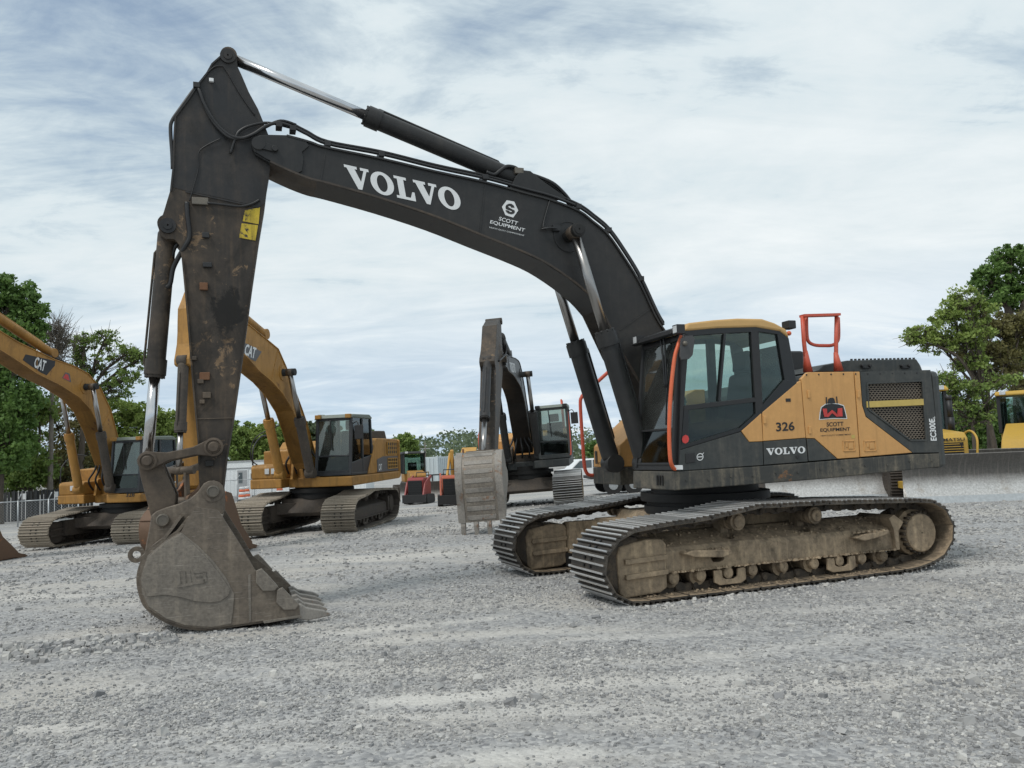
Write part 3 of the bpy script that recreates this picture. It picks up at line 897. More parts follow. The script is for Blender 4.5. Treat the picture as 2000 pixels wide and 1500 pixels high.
        for xr in (1.462, 1.114, .754, .421, -.009, -.453, -.828, -1.172, -1.51):
            mb = MB()
            mb.lathe((xr, Y(1.07), .205), (xr, Y(1.5), .205), [(0, .02), (0, .07), (.06, .075), (.06, .11), (.12, .11), (.12, .09), (.30, .09), (.30, .11), (.36, .11), (.365, .07), (.43, .062), (.44, .04), (.44, .005)], 14)
            mb.build('track_roller', fm, root, M=D)
        for xr in (.754, -.828):
            mb = MB()
            pl = [(xr - .21, .25), (xr - .21, .12), (xr - .14, .085), (xr + .14, .085), (xr + .21, .12), (xr + .21, .25), (xr + .11, .25), (xr + .10, .165), (xr + .05, .14), (xr - .05, .14), (xr - .10, .165), (xr - .11, .25)]
            mb.prism(pl, *yb(1.50, 1.53))
            mb.build('roller_guard', fm, root, .005, M=D)
        for xr in (.595, -.502):
            mb = MB()
            mb.lathe((xr, Y(1.20), .765), (xr, Y(1.56), .765), [(0, .02), (0, .06), (.10, .06), (.10, .095), (.17, .095), (.17, .075), (.24, .075), (.24, .10), (.31, .10), (.315, .075), (.34, .07), (.35, .05), (.33, .005)], 18)
            mb.box(xr - .05, xr + .05, *yb(1.10, 1.24), .62, .80)
            mb.build('carrier_roller', fm, root, M=D)
    mb = MB()
    g = gauge / 2 - .30
    mb.prism([(-1.0, .45), (-.75, .80), (.75, .80), (1.0, .45), (.9, .36), (-.9, .36)], -g, g)
    mb.prismz([(1.15, g + .02), (.75, .30), (.75, -.30), (1.15, -g - .02), (.70, -g - .02), (.3, -.4), (.3, .4), (.70, g + .02)], .42, .70)
    mb.build('carbody', cm if not fine else fm, root, .015, M=D)
    mb = MB()
    mb.lathe((0, 0, .78), (0, 0, 1.2), [(0, .3), (0, .80), (.10, .80), (.10, .76), (.16, .76), (.16, .84), (.26, .84), (.26, .70), (.40, .70)], 40)
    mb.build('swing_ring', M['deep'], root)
def hyd(root, p0, p1, frac, r, mat='dark', rod='chrome', rr=None, eye=True, port=True):
    """hydraulic cylinder: barrel with head and eye; the piston rod is its sub-part"""
    p0, p1 = Vector(p0), Vector(p1)
    L = (p1 - p0).length
    d = (p1 - p0) / L
    b = L * frac
    rr = rr or r * .62
    mb = MB()
    mb.lathe(p0, p1, [(.02, .01), (.02, r * .7), (.10, r), (b - .20, r), (b - .20, r * 1.16), (b - .03, r * 1.16), (b - .03, r * 1.05), (b, r * 1.05), (b, rr)], 20)
    if eye: mb.cyl(p0 - Vector((0, r * 1.0, 0)), p0 + Vector((0, r * 1.0, 0)), r * 1.05, n=18)
    for i in range(10):       # head bolts
        a = d.orthogonal().normalized(); c = d.cross(a); q = 2 * math.pi * i / 10
        e = p0 + d * (b - .03) + (a * math.cos(q) + c * math.sin(q)) * r * .98
        mb.cyl(e, e + d * .035, r * .10, n=6)
    if port:
        s_ = Vector((0, 1, 0)); n_ = d.cross(s_).normalized()
        q0 = p0 + d * (b * .16) + n_ * (r * 1.12); q1 = p0 + d * (b - .10) + n_ * (r * 1.22)
        mb.tube([p0 + d * (b * .16) + n_ * r * .8, q0 + d * .05, q1 - d * .05, p0 + d * (b - .10) + n_ * r], r * .14, 6, smooth_path=False)
    o = mb.build('hydraulic_cylinder', M[mat], root)
    mb = MB()
    mb.cyl(p0 + d * (b - .02), p1 - d * .03, rr, n=20)
    if eye: mb.cyl(p1 - Vector((0, rr * 1.25, 0)), p1 + Vector((0, rr * 1.25, 0)), rr * 1.45, n=18, m=1)
    mb.build('piston_rod', [M[rod], M['link']], o)
    return o
# ---- lettering
def glyphs(text, bold=0.0):
    cu = bpy.data.curves.new('t', 'FONT')
    cu.body = text; cu.size = 1; cu.offset = bold; cu.resolution_u = 4
    o = bpy.data.objects.new('t', cu)
    COL.objects.link(o)
    bpy.context.view_layer.update()
    me = bpy.data.meshes.new_from_object(o.evaluated_get(bpy.context.evaluated_depsgraph_get()))
    v = [(p.co.x, p.co.y) for p in me.vertices]
    f = [list(p.vertices) for p in me.polygons]
    bpy.data.objects.remove(o, do_unlink=True)
    return v, f
def ell(cx, cy, rx, ry, n=28):
    return [(cx + rx * math.cos(2 * math.pi * i / n), cy + ry * math.sin(2 * math.pi * i / n)) for i in range(n)]
def slab_word():
    """five wide slab-serif capitals"""
    v, f = [], []
    def poly(p, x):
        b = len(v); v.extend((a + x, c) for a, c in p); f.append(list(range(b, b + len(p))))
    Vg = [(0, 1), (0, .88), (.11, .88), (.53, 0), (.72, 0), (1.09, .88), (1.20, .88), (1.20, 1), (.78, 1), (.78, .88), (.94, .88), (.73, .36), (.50, .88), (.62, .88), (.62, 1)]
    Lg = [(0, 0), (.96, 0), (.96, .40), (.84, .40), (.72, .12), (.47, .12), (.47, .88), (.62, .88), (.62, 1), (0, 1), (0, .88), (.15, .88), (.15, .12), (0, .12)]
    def O(x):
        a, c = ell(.60 + x, .5, .58, .52), ell(.60 + x, .5, .26, .38)
        b = len(v); v.extend(a + c); n = len(a)
        f.extend([(b + i, b + (i + 1) % n, b + n + (i + 1) % n, b + n + i) for i in range(n)])
    x = 0
    for ch in 'VOLVO':
        if ch == 'V': poly(Vg, x); x += 1.20
        elif ch == 'O': O(x); x += 1.25
        else: poly(Lg, x); x += .98
    return v, f
def put_text(name, vf, bl, br, tl, nrm, mat, parent, t=.003):
    """stretch flat glyphs onto the parallelogram bl-br-tl, raised t along nrm"""
    v, f = vf
    x0, x1 = min(p[0] for p in v), max(p[0] for p in v)
    y0, y1 = min(p[1] for p in v), max(p[1] for p in v)
    bl, br, tl, nrm = Vector(bl), Vector(br), Vector(tl), Vector(nrm)
    mb = MB()
    P = [bl + (br - bl) * ((a - x0) / (x1 - x0)) + (tl - bl) * ((b - y0) / (y1 - y0)) + nrm * t for a, b in v]
    mb.add(P, f)
    me = bpy.data.meshes.new(name)
    me.from_pydata(mb.v, [], mb.f)
    me.materials.append(mat)
    bm = bmesh.new(); bm.from_mesh(me)
    for fc in bm.faces:
        fc.normal_update()
        if fc.normal.dot(nrm) < 0: fc.normal_flip()
    bm.to_mesh(me); bm.free()
    o = link_obj(name, me, parent)
    return o
def decal(name, polys, mats, parent, nrm=(0, 1, 0)):
    """flat printed shapes: list of (points in space, material index); each later one lies a hair prouder"""
    mb = MB()
    n = Vector(nrm)
    for i, (pts, mi) in enumerate(polys):
        mb.add([Vector(p) + n * (.002 + .0012 * i) for p in pts], [list(range(len(pts)))], False, mi)
    me = bpy.data.meshes.new(name)
    me.from_pydata(mb.v, [], mb.f)
    for x in mats: me.materials.append(x)
    me.polygons.foreach_set('material_index', mb.m)
    bm = bmesh.new(); bm.from_mesh(me)
    for fc in bm.faces:
        fc.normal_update()
        if fc.normal.dot(n) < 0: fc.normal_flip()
    bm.to_mesh(me); bm.free()
    return link_obj(name, me, parent)

# ------------------------------------------------------------------ the big charcoal and ochre excavator
UP = Frame(2.501, 11.015, 198.616)       # upper works
UN = Frame(2.501, 11.015, 201.197)       # tracks
EX = thing('excavator', 'big charcoal and ochre excavator in front, numbered 326, boom arched over the yard', 'excavator', (2.501, 11.015, 0), R(198.616))
undercarriage(EX, R(201.197 - 198.616))
# dried mud and stones caught on the ledges of the near track frame
def clods(n, box, s0, s1):
    x = box[0] + (box[1] - box[0]) * rng.random(n); y = box[2] + (box[3] - box[2]) * rng.random(n)
    z = box[4] + (box[5] - box[4]) * ((y - box[2]) / (box[3] - box[2]) if box[5] != box[4] else 0)
    sz = s0 + (s1 - s0) * rng.random(n) ** 2.5
    V = cube[None] * (1 + .6 * (rng.random((n, 8, 3)) - .5)) * np.array([.6, .5, .35]) * sz[:, None, None]
    V[:, 4:, :2] *= .6
    return V + np.stack([x, y, z + sz * .2], -1)[:, None]
Vc = np.concatenate([clods(420, (-1.65, 1.5, 1.505, 1.55, .275, .275), .008, .035), clods(260, (-1.6, 1.5, 1.14, 1.45, .665, .545), .006, .030), clods(160, (-1.6, 1.5, -1.45, -1.14, .545, .665), .008, .03),
                     clods(70, (.80, 1.35, 1.52, 1.61, .485, .485), .010, .04), clods(60, (-1.45, -1.02, 1.52, 1.61, .525, .525), .010, .04), clods(240, (-1.7, 1.9, 1.50, 1.68, -.004 + .062, .058), .006, .028)])
mec = bpy.data.meshes.new('mud_clods')
np_mesh(mec, Vc.reshape(-1, 3), (cf[None] + 8 * np.arange(len(Vc))[:, None, None]).reshape(-1, 4), False)
mec.materials.append(M['mud'])
tag(link_obj('mud_clods', mec, EX, Matrix.Rotation(R(201.197 - 198.616), 4, 'Z')), kind='stuff')
def P3(u, v, Y): return tuple(UP.y(u, v, Y))
def side(name, px, y0, y1, mat, parent=EX, bevel=.006, ref=1.45):
    return MB().prism(UP.prof(ref, px), y0, y1).build(name, M[mat] if isinstance(mat, str) else mat, parent, bevel)

# --- boom
HB = .27
b_top = UP.prof(HB, [(560, 264), (607, 277), (637, 287), (745, 309), (850, 334), (948, 355), (1025, 376), (1077, 390), (1130, 411), (1158, 432), (1186, 456), (1214, 495), (1249, 551), (1280, 617), (1298, 645)])
b_bot = UP.prof(HB, [(1172, 603), (1147, 575), (1109, 544), (1060, 512), (1007, 488), (937, 460), (850, 425), (745, 390), (640, 360), (607, 352), (570, 338), (527, 318)])
b_tip = UP.prof(HB, [(500, 302), (493, 290), (492, 277), (497, 268), (507, 264), (520, 263)])
b_foot = [(.50, 2.7), (.36, 2.2), (.26, 1.78), (.34, 1.62), (.48, 1.60), (.62, 1.72), (.90, 2.25), (1.25, 2.85)]
mb = MB()
mb.prism(b_tip + b_top + b_foot + b_bot, -HB, HB)
ribbon(mb, crom(b_top, 3) + b_foot[:2], -HB - .028, HB + .028, .022, 0, 1)
ribbon(mb, b_foot[-2:] + crom(b_bot, 3), -HB - .028, HB + .028, .022, 1, 1)
boom = mb.build('boom', [M['dark'], M['under']], EX)
def seam(parent, px0, px1, Y, w=.014, mat='dark', name='weld_seam', h=.006):
    a, b = Vector(P3(*px0, Y)), Vector(P3(*px1, Y))
    return MB().bar(a, b, h, w, up=(0, 1, 0)).build(name, M[mat], parent) if False else MB().bar(a, b, w, h, up=(0, 1, 0)).build(name, M[mat], parent)
seam(boom, (948, 357), (937, 458), HB + .003)
seam(boom, (637, 289), (626, 355), HB + .003)
seam(boom, (1275, 600), (1211, 645), HB + .003, .012)
# cheek plate at the boom nose with its pin
ckx = UP.prof(HB + .02, [(492, 276), (498, 267), (510, 264), (560, 265), (598, 276), (604, 285), (590, 297), (593, 312), (590, 334), (583, 338), (560, 330), (520, 310), (497, 296)])
for yy in ((HB + .001, HB + .022), (-HB - .022, -HB - .001)): MB().prism(ckx, *yy).build('cheek_plate', M['dark'], boom, .006)
p = UP.y(505, 280, HB + .03)
MB().cyl((p[0], -HB - .06, p[2]), (p[0], HB + .05, p[2]), .075, n=20).build('boom_nose_pin', M['dark'], EX)
lk = MB()
q0, q1 = UP.y(505, 280, HB + .05), UP.y(537, 290, HB + .05)
lk.bar(q0, q1, .04, .075, up=(0, 1, 0)) if False else lk.prism([(q0[0], q0[2] - .05), (q1[0], q1[2] - .035), (q1[0] - .03, q1[2]), (q1[0], q1[2] + .035), (q0[0], q0[2] + .05)], HB + .024, HB + .045)
lk.cyl((q1[0], HB + .03, q1[2]), (q1[0], HB + .07, q1[2]), .035, n=12)
lk.build('pin_lock', M['dark'], boom, .004)
# lettering on the boom
YB = HB + .001
put_text('lettering', slab_word(), P3(679, 366, YB), P3(903, 414, YB), P3(671, 320, YB), (0, 1, 0), M['white'], boom, .004)
def on_boom(zx, zy): return P3(900 + zx * .15, 320 + zy * .15, YB)
hexo = [(598, 474), (695, 492), (747, 608), (682, 700), (580, 668), (535, 560)]
scut = [[(585, 590), (580, 560), (592, 535), (620, 520), (660, 520), (690, 545), (700, 572), (655, 572), (645, 552), (622, 550), (618, 562), (700, 612), (695, 628)],
        [(700, 608), (702, 630), (690, 650), (660, 658), (620, 650), (592, 630), (580, 603), (620, 608), (640, 626), (662, 628), (664, 618), (584, 566), (590, 552)]]
decal('company_logo', [([on_boom(*q) for q in hexo], 0)] + [([on_boom(*q) for q in s_], 1) for s_ in scut], [M['white'], M['dark']], boom)
put_text('lettering', glyphs('SCOTT', .012), on_boom(490, 736), on_boom(733, 802), on_boom(505, 688), (0, 1, 0), M['white'], boom, .004)
put_text('lettering', glyphs('EQUIPMENT', .012), on_boom(375, 783), on_boom(825, 895), on_boom(388, 732), (0, 1, 0), M['white'], boom, .004)
put_text('lettering', glyphs('HEAVY-DUTY COMMITMENT'), on_boom(370, 835), on_boom(825, 945), on_boom(373, 817), (0, 1, 0), M['white'], boom, .004)
# boss for the lift cylinders, with its ring and grease lines
bp = UP.y(1110, 462, HB)
mb = MB()
mb.lathe((bp[0], 0, bp[2]), (bp[0], 1, bp[2]), [(HB, .20), (HB + .012, .20), (HB + .012, .185), (HB + .004, .185), (HB + .004, .10)], 28)
mb.build('boss_ring', M['dark'], boom)
mb = MB()
mb.lathe((bp[0], -.62, bp[2]), (bp[0], .62, bp[2]), [(0, .02), (0, .085), (.05, .09), (.10, .075), (.30, .08), (.94, .08), (1.14, .075), (1.19, .09), (1.235, .085), (1.24, .06), (1.25, .06), (1.25, .01)], 22)
mb.build('lift_pin', M['deep'], EX)
mb = MB()
mb.tube([on_boom(1160, 460)[:1] + (YB + .012,) + on_boom(1160, 460)[2:], tuple(np.array(on_boom(1130, 560)) + (0, .015, 0)), tuple(np.array(on_boom(1080, 740)) + (0, .015, 0)), tuple(np.array(on_boom(1060, 840)) + (0, .03, 0))], .010, 6)
mb.tube([tuple(np.array(on_boom(1040, 860)) + (0, .03, 0)), tuple(np.array(on_boom(1140, 850)) + (0, .06, 0)), tuple(np.array(on_boom(1260, 860)) + (0, .03, 0))], .016, 6)
q = on_boom(1230, 845)
mb.box(q[0] - .05, q[0] + .05, YB, YB + .05, q[2] - .035, q[2] + .035)
mb.build('grease_line', M['rubber'], boom)
# arm cylinder foot bracket on top of the boom
mb = MB()
for yy in (-.16, .12):
    mb.prism(UP.prof(0, [(985, 385), (1000, 352), (1012, 340), (1028, 342), (1050, 360), (1100, 395), (1060, 400)]), yy, yy + .04)
mb.build('arm_cylinder_bracket', M['dark'], boom, .006)

# --- arm (stick)
HA = .20
a_left = [(430, 110), (413, 125), (403, 143), (387, 163), (367, 193), (341, 228), (338, 280), (337, 327), (332, 373)]
a_left2 = [(320, 413), (311, 438), (312, 458), (325, 466), (341, 467), (350, 477), (355, 507), (360, 560), (368, 653), (375, 747), (382, 821), (386, 863), (388, 930)]
a_right = [(462, 112), (464, 130), (472, 147), (486, 180), (504, 213), (515, 240), (524, 263), (527, 297), (527, 333), (523, 356), (518, 397)]
a_right2 = [(507, 463), (493, 560), (483, 635), (469, 737), (457, 821), (444, 896), (438, 950)]
cap = [(431, 104), (437, 99), (446, 98), (456, 101), (461, 107)]
end = [(436, 962), (428, 976), (414, 981), (400, 976), (391, 962)]
ARM_PX = cap + a_right + a_right2 + end + a_left2[::-1] + a_left[::-1]
up_px = cap + a_right + [(507, 404), (440, 388), (362, 372)] + [(338, 366), (334, 360)] + a_left[:-1][::-1]
lo_px = [(518, 397), (507, 404), (440, 388), (362, 372), (338, 366), (334, 360), (332, 373)]
lo_poly = UP.prof(HA, a_right[-1:] + a_right2 + end + a_left2[::-1] + [(332, 373), (334, 360), (338, 366), (362, 372), (440, 388), (507, 404)])
M['armlow'] = M['arm']
mb = MB()
mb.prism(UP.prof(HA, up_px), -HA, HA, 0)
mb.prism(lo_poly, -HA + .004, HA - .004, 1)
ribbon(mb, UP.prof(HA, a_left), -HA - .02, HA + .02, .018, 0, -1)
ribbon(mb, UP.prof(HA, [(355, 507), (360, 560), (368, 653), (375, 747), (382, 821), (386, 863), (387, 905)]), -HA - .018, HA + .018, .018, 1, -1)
ribbon(mb, UP.prof(HA, a_right2), -HA - .018, HA + .018, .016, 1, 1)
arm = mb.build('arm', [M['armclean'], M['arm']], EX)
# triangular upper cover line and rear box edge of the arm head
seam(arm, (362, 374), (505, 405), HA + .004, .016, 'armclean')
seam(arm, (383, 818), (457, 816), HA + .002, .012, 'link')
# arm foot pin boss where it meets the boom
mb = MB()
for px, rr, ext in (((445, 110), .085, .035), ((328, 441), .085, .035)):
    p = UP.y(*px, HA)
    mb = MB()
    mb.lathe((p[0], -HA - ext, p[2]), (p[0], HA + ext, p[2]), [(0, .01), (0, rr * .55), (.012, rr * .55), (.012, rr), (2 * HA + 2 * ext - .012, rr), (2 * HA + 2 * ext - .012, rr * .55), (2 * HA + 2 * ext, rr * .55), (2 * HA + 2 * ext, .01)], 20)
    mb.build('arm_pin_boss', M['armclean'], arm)
# pipe clamps, brackets and the valve block on the near face
for (u, v, du, dv, mt) in ((391, 394, 32, 12, 'pin'), (402, 460, 14, 10, 'black'), (413, 158, 9, 6, 'white'), (405, 518, 18, 9, 'black'), (398, 560, 16, 14, 'rust'), (400, 735, 20, 15, 'rust'), (392, 745, 12, 9, 'link'), (404, 772, 16, 12, 'link'), (395, 785, 10, 8, 'link'), (380, 700, 9, 8, 'link'), (409, 905, 16, 12, 'deep')):
    a, b = UP.y(u - du / 2, v + dv / 2, HA), UP.y(u + du / 2, v - dv / 2, HA)
    MB().box(b[0], a[0], HA - .002, HA + .035, a[2], b[2]).build('bracket', M[mt], arm, .006)
# torn yellow warning decals
dq = [[(478, 411), (508, 405), (505, 438), (474, 432)], [(472, 436), (504, 440), (499, 470), (467, 464)]]
for q in dq:
    decal('warning_decal', [([P3(*e, HA + .001) for e in q], 0)], [M['warn']], arm)
# hoses
def hose(pts, r=.018, mat='rubber', name='hose', parent=EX, k=5):
    mb = MB()
    mb.tube([P3(u, v, Y) for u, v, Y in pts], r, 8, 0, k)
    return mb.build(name, M[mat], parent)
for i, (dy, Y, r) in enumerate(((0, .20, .020), (-5, .12, .018), (-3, .03, .018))):
    hose([(575, 249 + dy, Y), (600, 262 + dy, Y), (640, 281 + dy, Y), (745, 301 + dy, Y), (850, 327 + dy, Y), (948, 348 + dy, Y), (1025, 369 + dy, Y), (1077, 383 + dy, Y), (1130, 404 + dy, Y), (1160, 425 + dy, Y), (1189, 450 + dy, Y), (1218, 490 + dy, Y), (1252, 546 + dy, Y), (1283, 612 + dy, Y), (1296, 635 + dy, Y)], r)
hose([(575, 249, .20), (545, 240, .22), (520, 246, .24), (495, 262, .26), (470, 270, .26), (445, 262, .25), (420, 238, .24), (400, 205, .24), (390, 178, .23), (384, 168, .2)], .020)
hose([(578, 244, .12), (548, 236, .18), (515, 250, .24), (480, 268, .25), (452, 270, .25), (428, 252, .24), (408, 225, .23), (395, 195, .23), (388, 172, .2)], .018)
hose([(570, 250, .10), (525, 240, .22), (490, 245, .25), (468, 256, .25), (460, 270, .25), (450, 300, .23)], .016)
hose([(384, 168, .18), (372, 184, .18), (352, 212, .2), (336, 236, .2), (333, 255, .2), (336, 300, .2), (337, 330, .19)], .020)
hose([(432, 270, .225), (405, 283, .215), (388, 298, .212), (387, 330, .212), (378, 365, .212), (370, 392, .212)], .006)
hose([(405, 396, .23), (440, 400, .23), (470, 403, .23), (492, 398, .22), (507, 390, .21)], .014)
hose([(365, 395, .22), (366, 420, .22), (370, 460, .21), (362, 480, .20), (350, 500, .15), (338, 525, .10), (332, 555, .08), (322, 562, .06)], .026)
hose([(350, 475, .1), (344, 480, .1), (338, 495, .05), (330, 530, .0)], .020)
hose([(404, 143, .215), (418, 131, .215), (432, 129, .215), (441, 136, .215), (470, 185, .215), (498, 225, .215)], .007, 'armclean', 'cover_edge', arm)
for (u, v, Y) in ((640, 281, .22), (745, 301, .22), (948, 346, .22), (1130, 403, .22), (1189, 449, .22), (1252, 544, .22), (572, 252, .2), (545, 245, .2), (384, 168, .2)):
    a = P3(u, v, Y)
    MB().box(a[0] - .035, a[0] + .035, -.05 if u > 600 else .10, .245, a[2] - .03, a[2] + .03).build('hose_clamp', M['black'], EX, .004)
# hoses feeding the arm cylinder
hose([(950, 336, .12), (965, 341, .12), (977, 333, .12), (990, 325, .12), (1005, 327, .1), (1018, 335, .1), (1050, 345, .1), (1080, 358, .1), (1102, 378, .08), (1118, 398, .05), (1130, 408, .0)], .024)
hose([(1020, 348, .05), (1050, 352, .05), (1080, 365, .04), (1102, 388, .02), (1116, 405, .0)], .022)
a = P3(1012, 336, .1)
MB().box(a[0] - .06, a[0] + .06, .02, .16, a[2] - .04, a[2] + .04).build('hose_clamp', M['pin'], EX, .01)

# --- cylinders
hyd(EX, P3(1022, 356, 0), P3(447, 112, 0), .565, .112, 'dark', 'chrome', .062)
tp = np.array((bp[0], 0, bp[2]))
for sg in (1, -1):
    Yc = .47 * sg
    top_ = Vector((bp[0], Yc, bp[2]))
    foot = Vector((1.10, Yc, 1.45))
    hyd(EX, foot, top_, .575, .118, 'muddark' if False else 'dark', 'chromedark', .062)
bk0 = P3(328, 441, 0); bk1 = P3(288, 899, 0)
hyd(EX, bk0, bk1, .655, .098, 'arm', 'chrome', .058)

# --- bucket linkage
pa, pb, pc, pd = (UP.y(417, 873, .3), UP.y(288, 900, .3), UP.y(318, 1016, .33), UP.y(416, 960, .33))
def rod2(a, b, r0, r1, w, y0, y1, name):
    d = np.array([b[0] - a[0], b[2] - a[2]]); L = np.linalg.norm(d); d /= L; n = np.array([-d[1], d[0]])
    A, B = np.array([a[0], a[2]]), np.array([b[0], b[2]])
    ang = math.degrees(math.atan2(d[1], d[0]))
    c0 = [tuple(A + r0 * np.array([math.cos(R(t)), math.sin(R(t))])) for t in np.linspace(ang + 60, ang + 300, 12)]
    c1 = [tuple(B + r1 * np.array([math.cos(R(t)), math.sin(R(t))])) for t in np.linspace(ang - 120, ang + 120, 12)]
    m0 = [tuple(A + d * L * .3 - n * w), tuple(A + d * L * .7 - n * w)]
    m1 = [tuple(A + d * L * .7 + n * w), tuple(A + d * L * .3 + n * w)]
    return MB().prism(c0 + m0 + c1 + m1, y0, y1)
for sg in (1, -1):
    y0, y1 = (.25, .31) if sg > 0 else (-.31, -.25)
    rod2(pa, pb, .10, .10, .045, y0, y1, 'rod').build('side_rod', M['link'], EX, .01)
hl = MB()
A, B = pb, pc
for y0, y1 in ((.15, .215), (-.215, -.15)):
    hl.prism([(A[0] - .10, A[2] + .05), (A[0] + .02, A[2] + .11), (A[0] + .10, A[2] + .02), (A[0] + .08, A[2] - .15), (B[0] + .11, B[2] - .02), (B[0] + .02, B[2] - .09), (B[0] - .10, B[2] - .02), (B[0] - .12, B[2] + .25)], y0, y1)
hl.box(min(A[0], B[0]) - .02, A[0] + .02, -.16, .16, B[2] + .18, B[2] + .40)
hlo = hl.build('bucket_link', M['link'], EX, .012)
e = UP.y(284, 980, 0)
tb = MB().prism([(e[0] - .18, e[2] + .18), (e[0] - .02, e[2] + .13)] + [(e[0] + .085 * math.cos(R(t)), e[2] + .085 * math.sin(R(t))) for t in range(70, 271, 20)] + [(e[0] - .19, e[2] - .10)], -.03, .03).build('lifting_eye', M['link'], hlo)
cut(tb, [MB().cyl((e[0], -.1, e[2]), (e[0], .1, e[2]), .038, n=14)])
mb = MB()
for p, rr in ((pa, .10), (pb, .095)):
    for sg in (1, -1):
        mb = MB()
        mb.lathe((p[0], 0, p[2]), (p[0], sg, p[2]), [(.20, .06), (.245, rr), (.33, rr), (.335, rr * .75), (.325, rr * .70), (.325, rr * .55), (.36, rr * .53), (.365, rr * .46), (.365, .004)], 24)
        mb.build('linkage_pin', M['link'], EX)

# --- bucket
HW = .71
def zb(pts, Y): return UP.prof(Y, [(260 + x * .25333, 860 + y * .25333) for x, y in pts])
sp = [(85, 895), (200, 790), (370, 703), (445, 557), (480, 515), (650, 540), (690, 590), (760, 700), (830, 810), (940, 1000), (1110, 1130), (1280, 1265), (1290, 1358), (1000, 1392), (740, 1430), (600, 1452), (400, 1438), (250, 1388), (110, 1290), (60, 1180), (43, 1060), (58, 960)]
spl = zb(sp, HW)
mb = MB()
mb.prism(spl, HW - .035, HW)
mb.prism(spl, -HW, -HW + .035)
shell = zb([(370, 600), (250, 760), (130, 860), (75, 950), (47, 1060), (62, 1180), (112, 1288), (250, 1386), (400, 1436), (600, 1450), (740, 1428), (1000, 1390), (1285, 1352)], HW)
ribbon(mb, crom(shell, 4), -HW + .036, HW - .036, .03, 0, 1)
bucket = mb.build('bucket', M['bucket'], EX)
ear = [(545, 332), (580, 314), (625, 309), (668, 325), (695, 355), (703, 420), (702, 560), (640, 590), (470, 620), (380, 720), (210, 810), (78, 925), (100, 800), (124, 680), (140, 580), (180, 546), (250, 520), (350, 490), (440, 450), (500, 395)]
for y0, y1 in ((.255, .31), (-.31, -.255)):
    MB().prism(zb(ear, .31), y0, y1).build('hinge_ear', M['bucket'], bucket, .01)
MB().prism(zb([(160, 600), (430, 500), (640, 540), (690, 600), (400, 700), (150, 830)], .1), -.60, .60).build('top_plate', M['bucket'], bucket, .01) if False else None
mb = MB()
ribbon(mb, zb([(690, 590), (560, 560), (440, 600), (370, 690), (230, 790), (90, 900)], .3), -HW + .04, HW - .04, .03, 0, 1)
mb.build('torque_tube', M['bucket'], bucket)
MB().prism(zb([(75, 1000), (110, 890), (250, 775), (372, 712), (500, 810), (620, 930), (718, 1060), (780, 1185), (772, 1300), (755, 1415), (600, 1440), (400, 1425), (255, 1375), (118, 1280), (72, 1180), (58, 1070)], HW), HW, HW + .010).build('wear_plate', M['bucketlight'], bucket, .004)
MB().prism(zb([(78, 1010), (115, 900), (250, 785), (368, 722), (480, 815), (590, 925), (685, 1050), (750, 1150), (735, 1195), (670, 1240), (590, 1250), (480, 1240), (380, 1212), (250, 1190), (110, 1205), (68, 1110)], HW), HW + .010, HW + .022).build('wear_plate', M['bucketlight'], bucket, .005)
lg = [[(330, 1010), (360, 1005), (368, 1105), (340, 1130)], [(378, 1002), (400, 1000), (408, 1100), (386, 1104)], [(415, 998), (440, 995), (448, 1092), (425, 1098)], [(340, 1112), (460, 1092), (462, 1112), (345, 1134)],
      [(460, 992), (545, 980), (560, 1000), (560, 1018), (465, 1020)], [(480, 1034), (540, 1026), (545, 1046), (482, 1052)], [(535, 1010), (562, 1010), (568, 1085), (545, 1095)], [(462, 1078), (556, 1066), (552, 1096), (464, 1110)]]
mb = MB()
for q in lg: mb.prism(zb(q, HW), HW + .022, HW + .030)
mb.build('emblem', M['bucketlight'], bucket)
for q in ([(948, 1003), (990, 985), (1035, 1030), (1120, 1125), (1090, 1158), (1000, 1160), (945, 1095)], [(1108, 1152), (1150, 1130), (1282, 1265), (1250, 1302), (1160, 1306), (1103, 1250)]):
    for y0, y1 in ((HW, HW + .035), (-HW - .035, -HW)):
        MB().prism(zb(q, HW), y0, y1).build('side_cutter', M['bucketlight'], bucket, .008)
MB().prism(zb([(885, 1040), (905, 1030), (910, 1400), (893, 1402)], HW), HW, HW + .006).build('edge_strip', M['bucketlight'], bucket)
MB().prism(zb([(1000, 1392), (1290, 1345), (1300, 1362), (1010, 1412)], HW), -HW - .01, HW + .012).build('cutting_edge', M['bucketlight'], bucket, .004)
tooth = zb([(1250, 1270), (1290, 1258), (1335, 1288), (1470, 1310), (1522, 1336), (1520, 1350), (1440, 1366), (1340, 1384), (1270, 1370)], .66)
for i in range(5):
    yc = .66 - i * .33
    mb = MB()
    n = len(tooth); cx = min(x for x, z in tooth)
    w = lambda x: .050 - .022 * (max(x_ for x_, z in tooth) - x) / (max(x_ for x_, z in tooth) - cx)
    v = [(x, yc - w(x), z) for x, z in tooth] + [(x, yc + w(x), z) for x, z in tooth]
    mb.add(v, [list(range(n)), list(range(2 * n - 1, n - 1, -1))] + [(k, (k + 1) % n, n + (k + 1) % n, n + k) for k in range(n)])
    mb.build('tooth', M['palesteel'], bucket, .012)
mb = MB()
for p in (pc, pd):
    mb = MB()
    mb.lathe((p[0], -.36, p[2]), (p[0], .36, p[2]), [(0, .004), (0, .062), (.01, .066), (.71, .066), (.718, .060), (.72, .052), (.712, .048), (.712, .004)], 22)
    mb.build('bucket_pin', M['pin'], bucket)
MB().lathe((pd[0], .31, pd[2]), (pd[0], .4, pd[2]), [(0, .11), (.012, .11), (.012, .06)], 24).build('pin_collar', M['bucket'], bucket)
p = UP.y(267, 1083, 0)
ey = MB().prism(circ(p[0], p[2], .085, 18), -.03, .03)
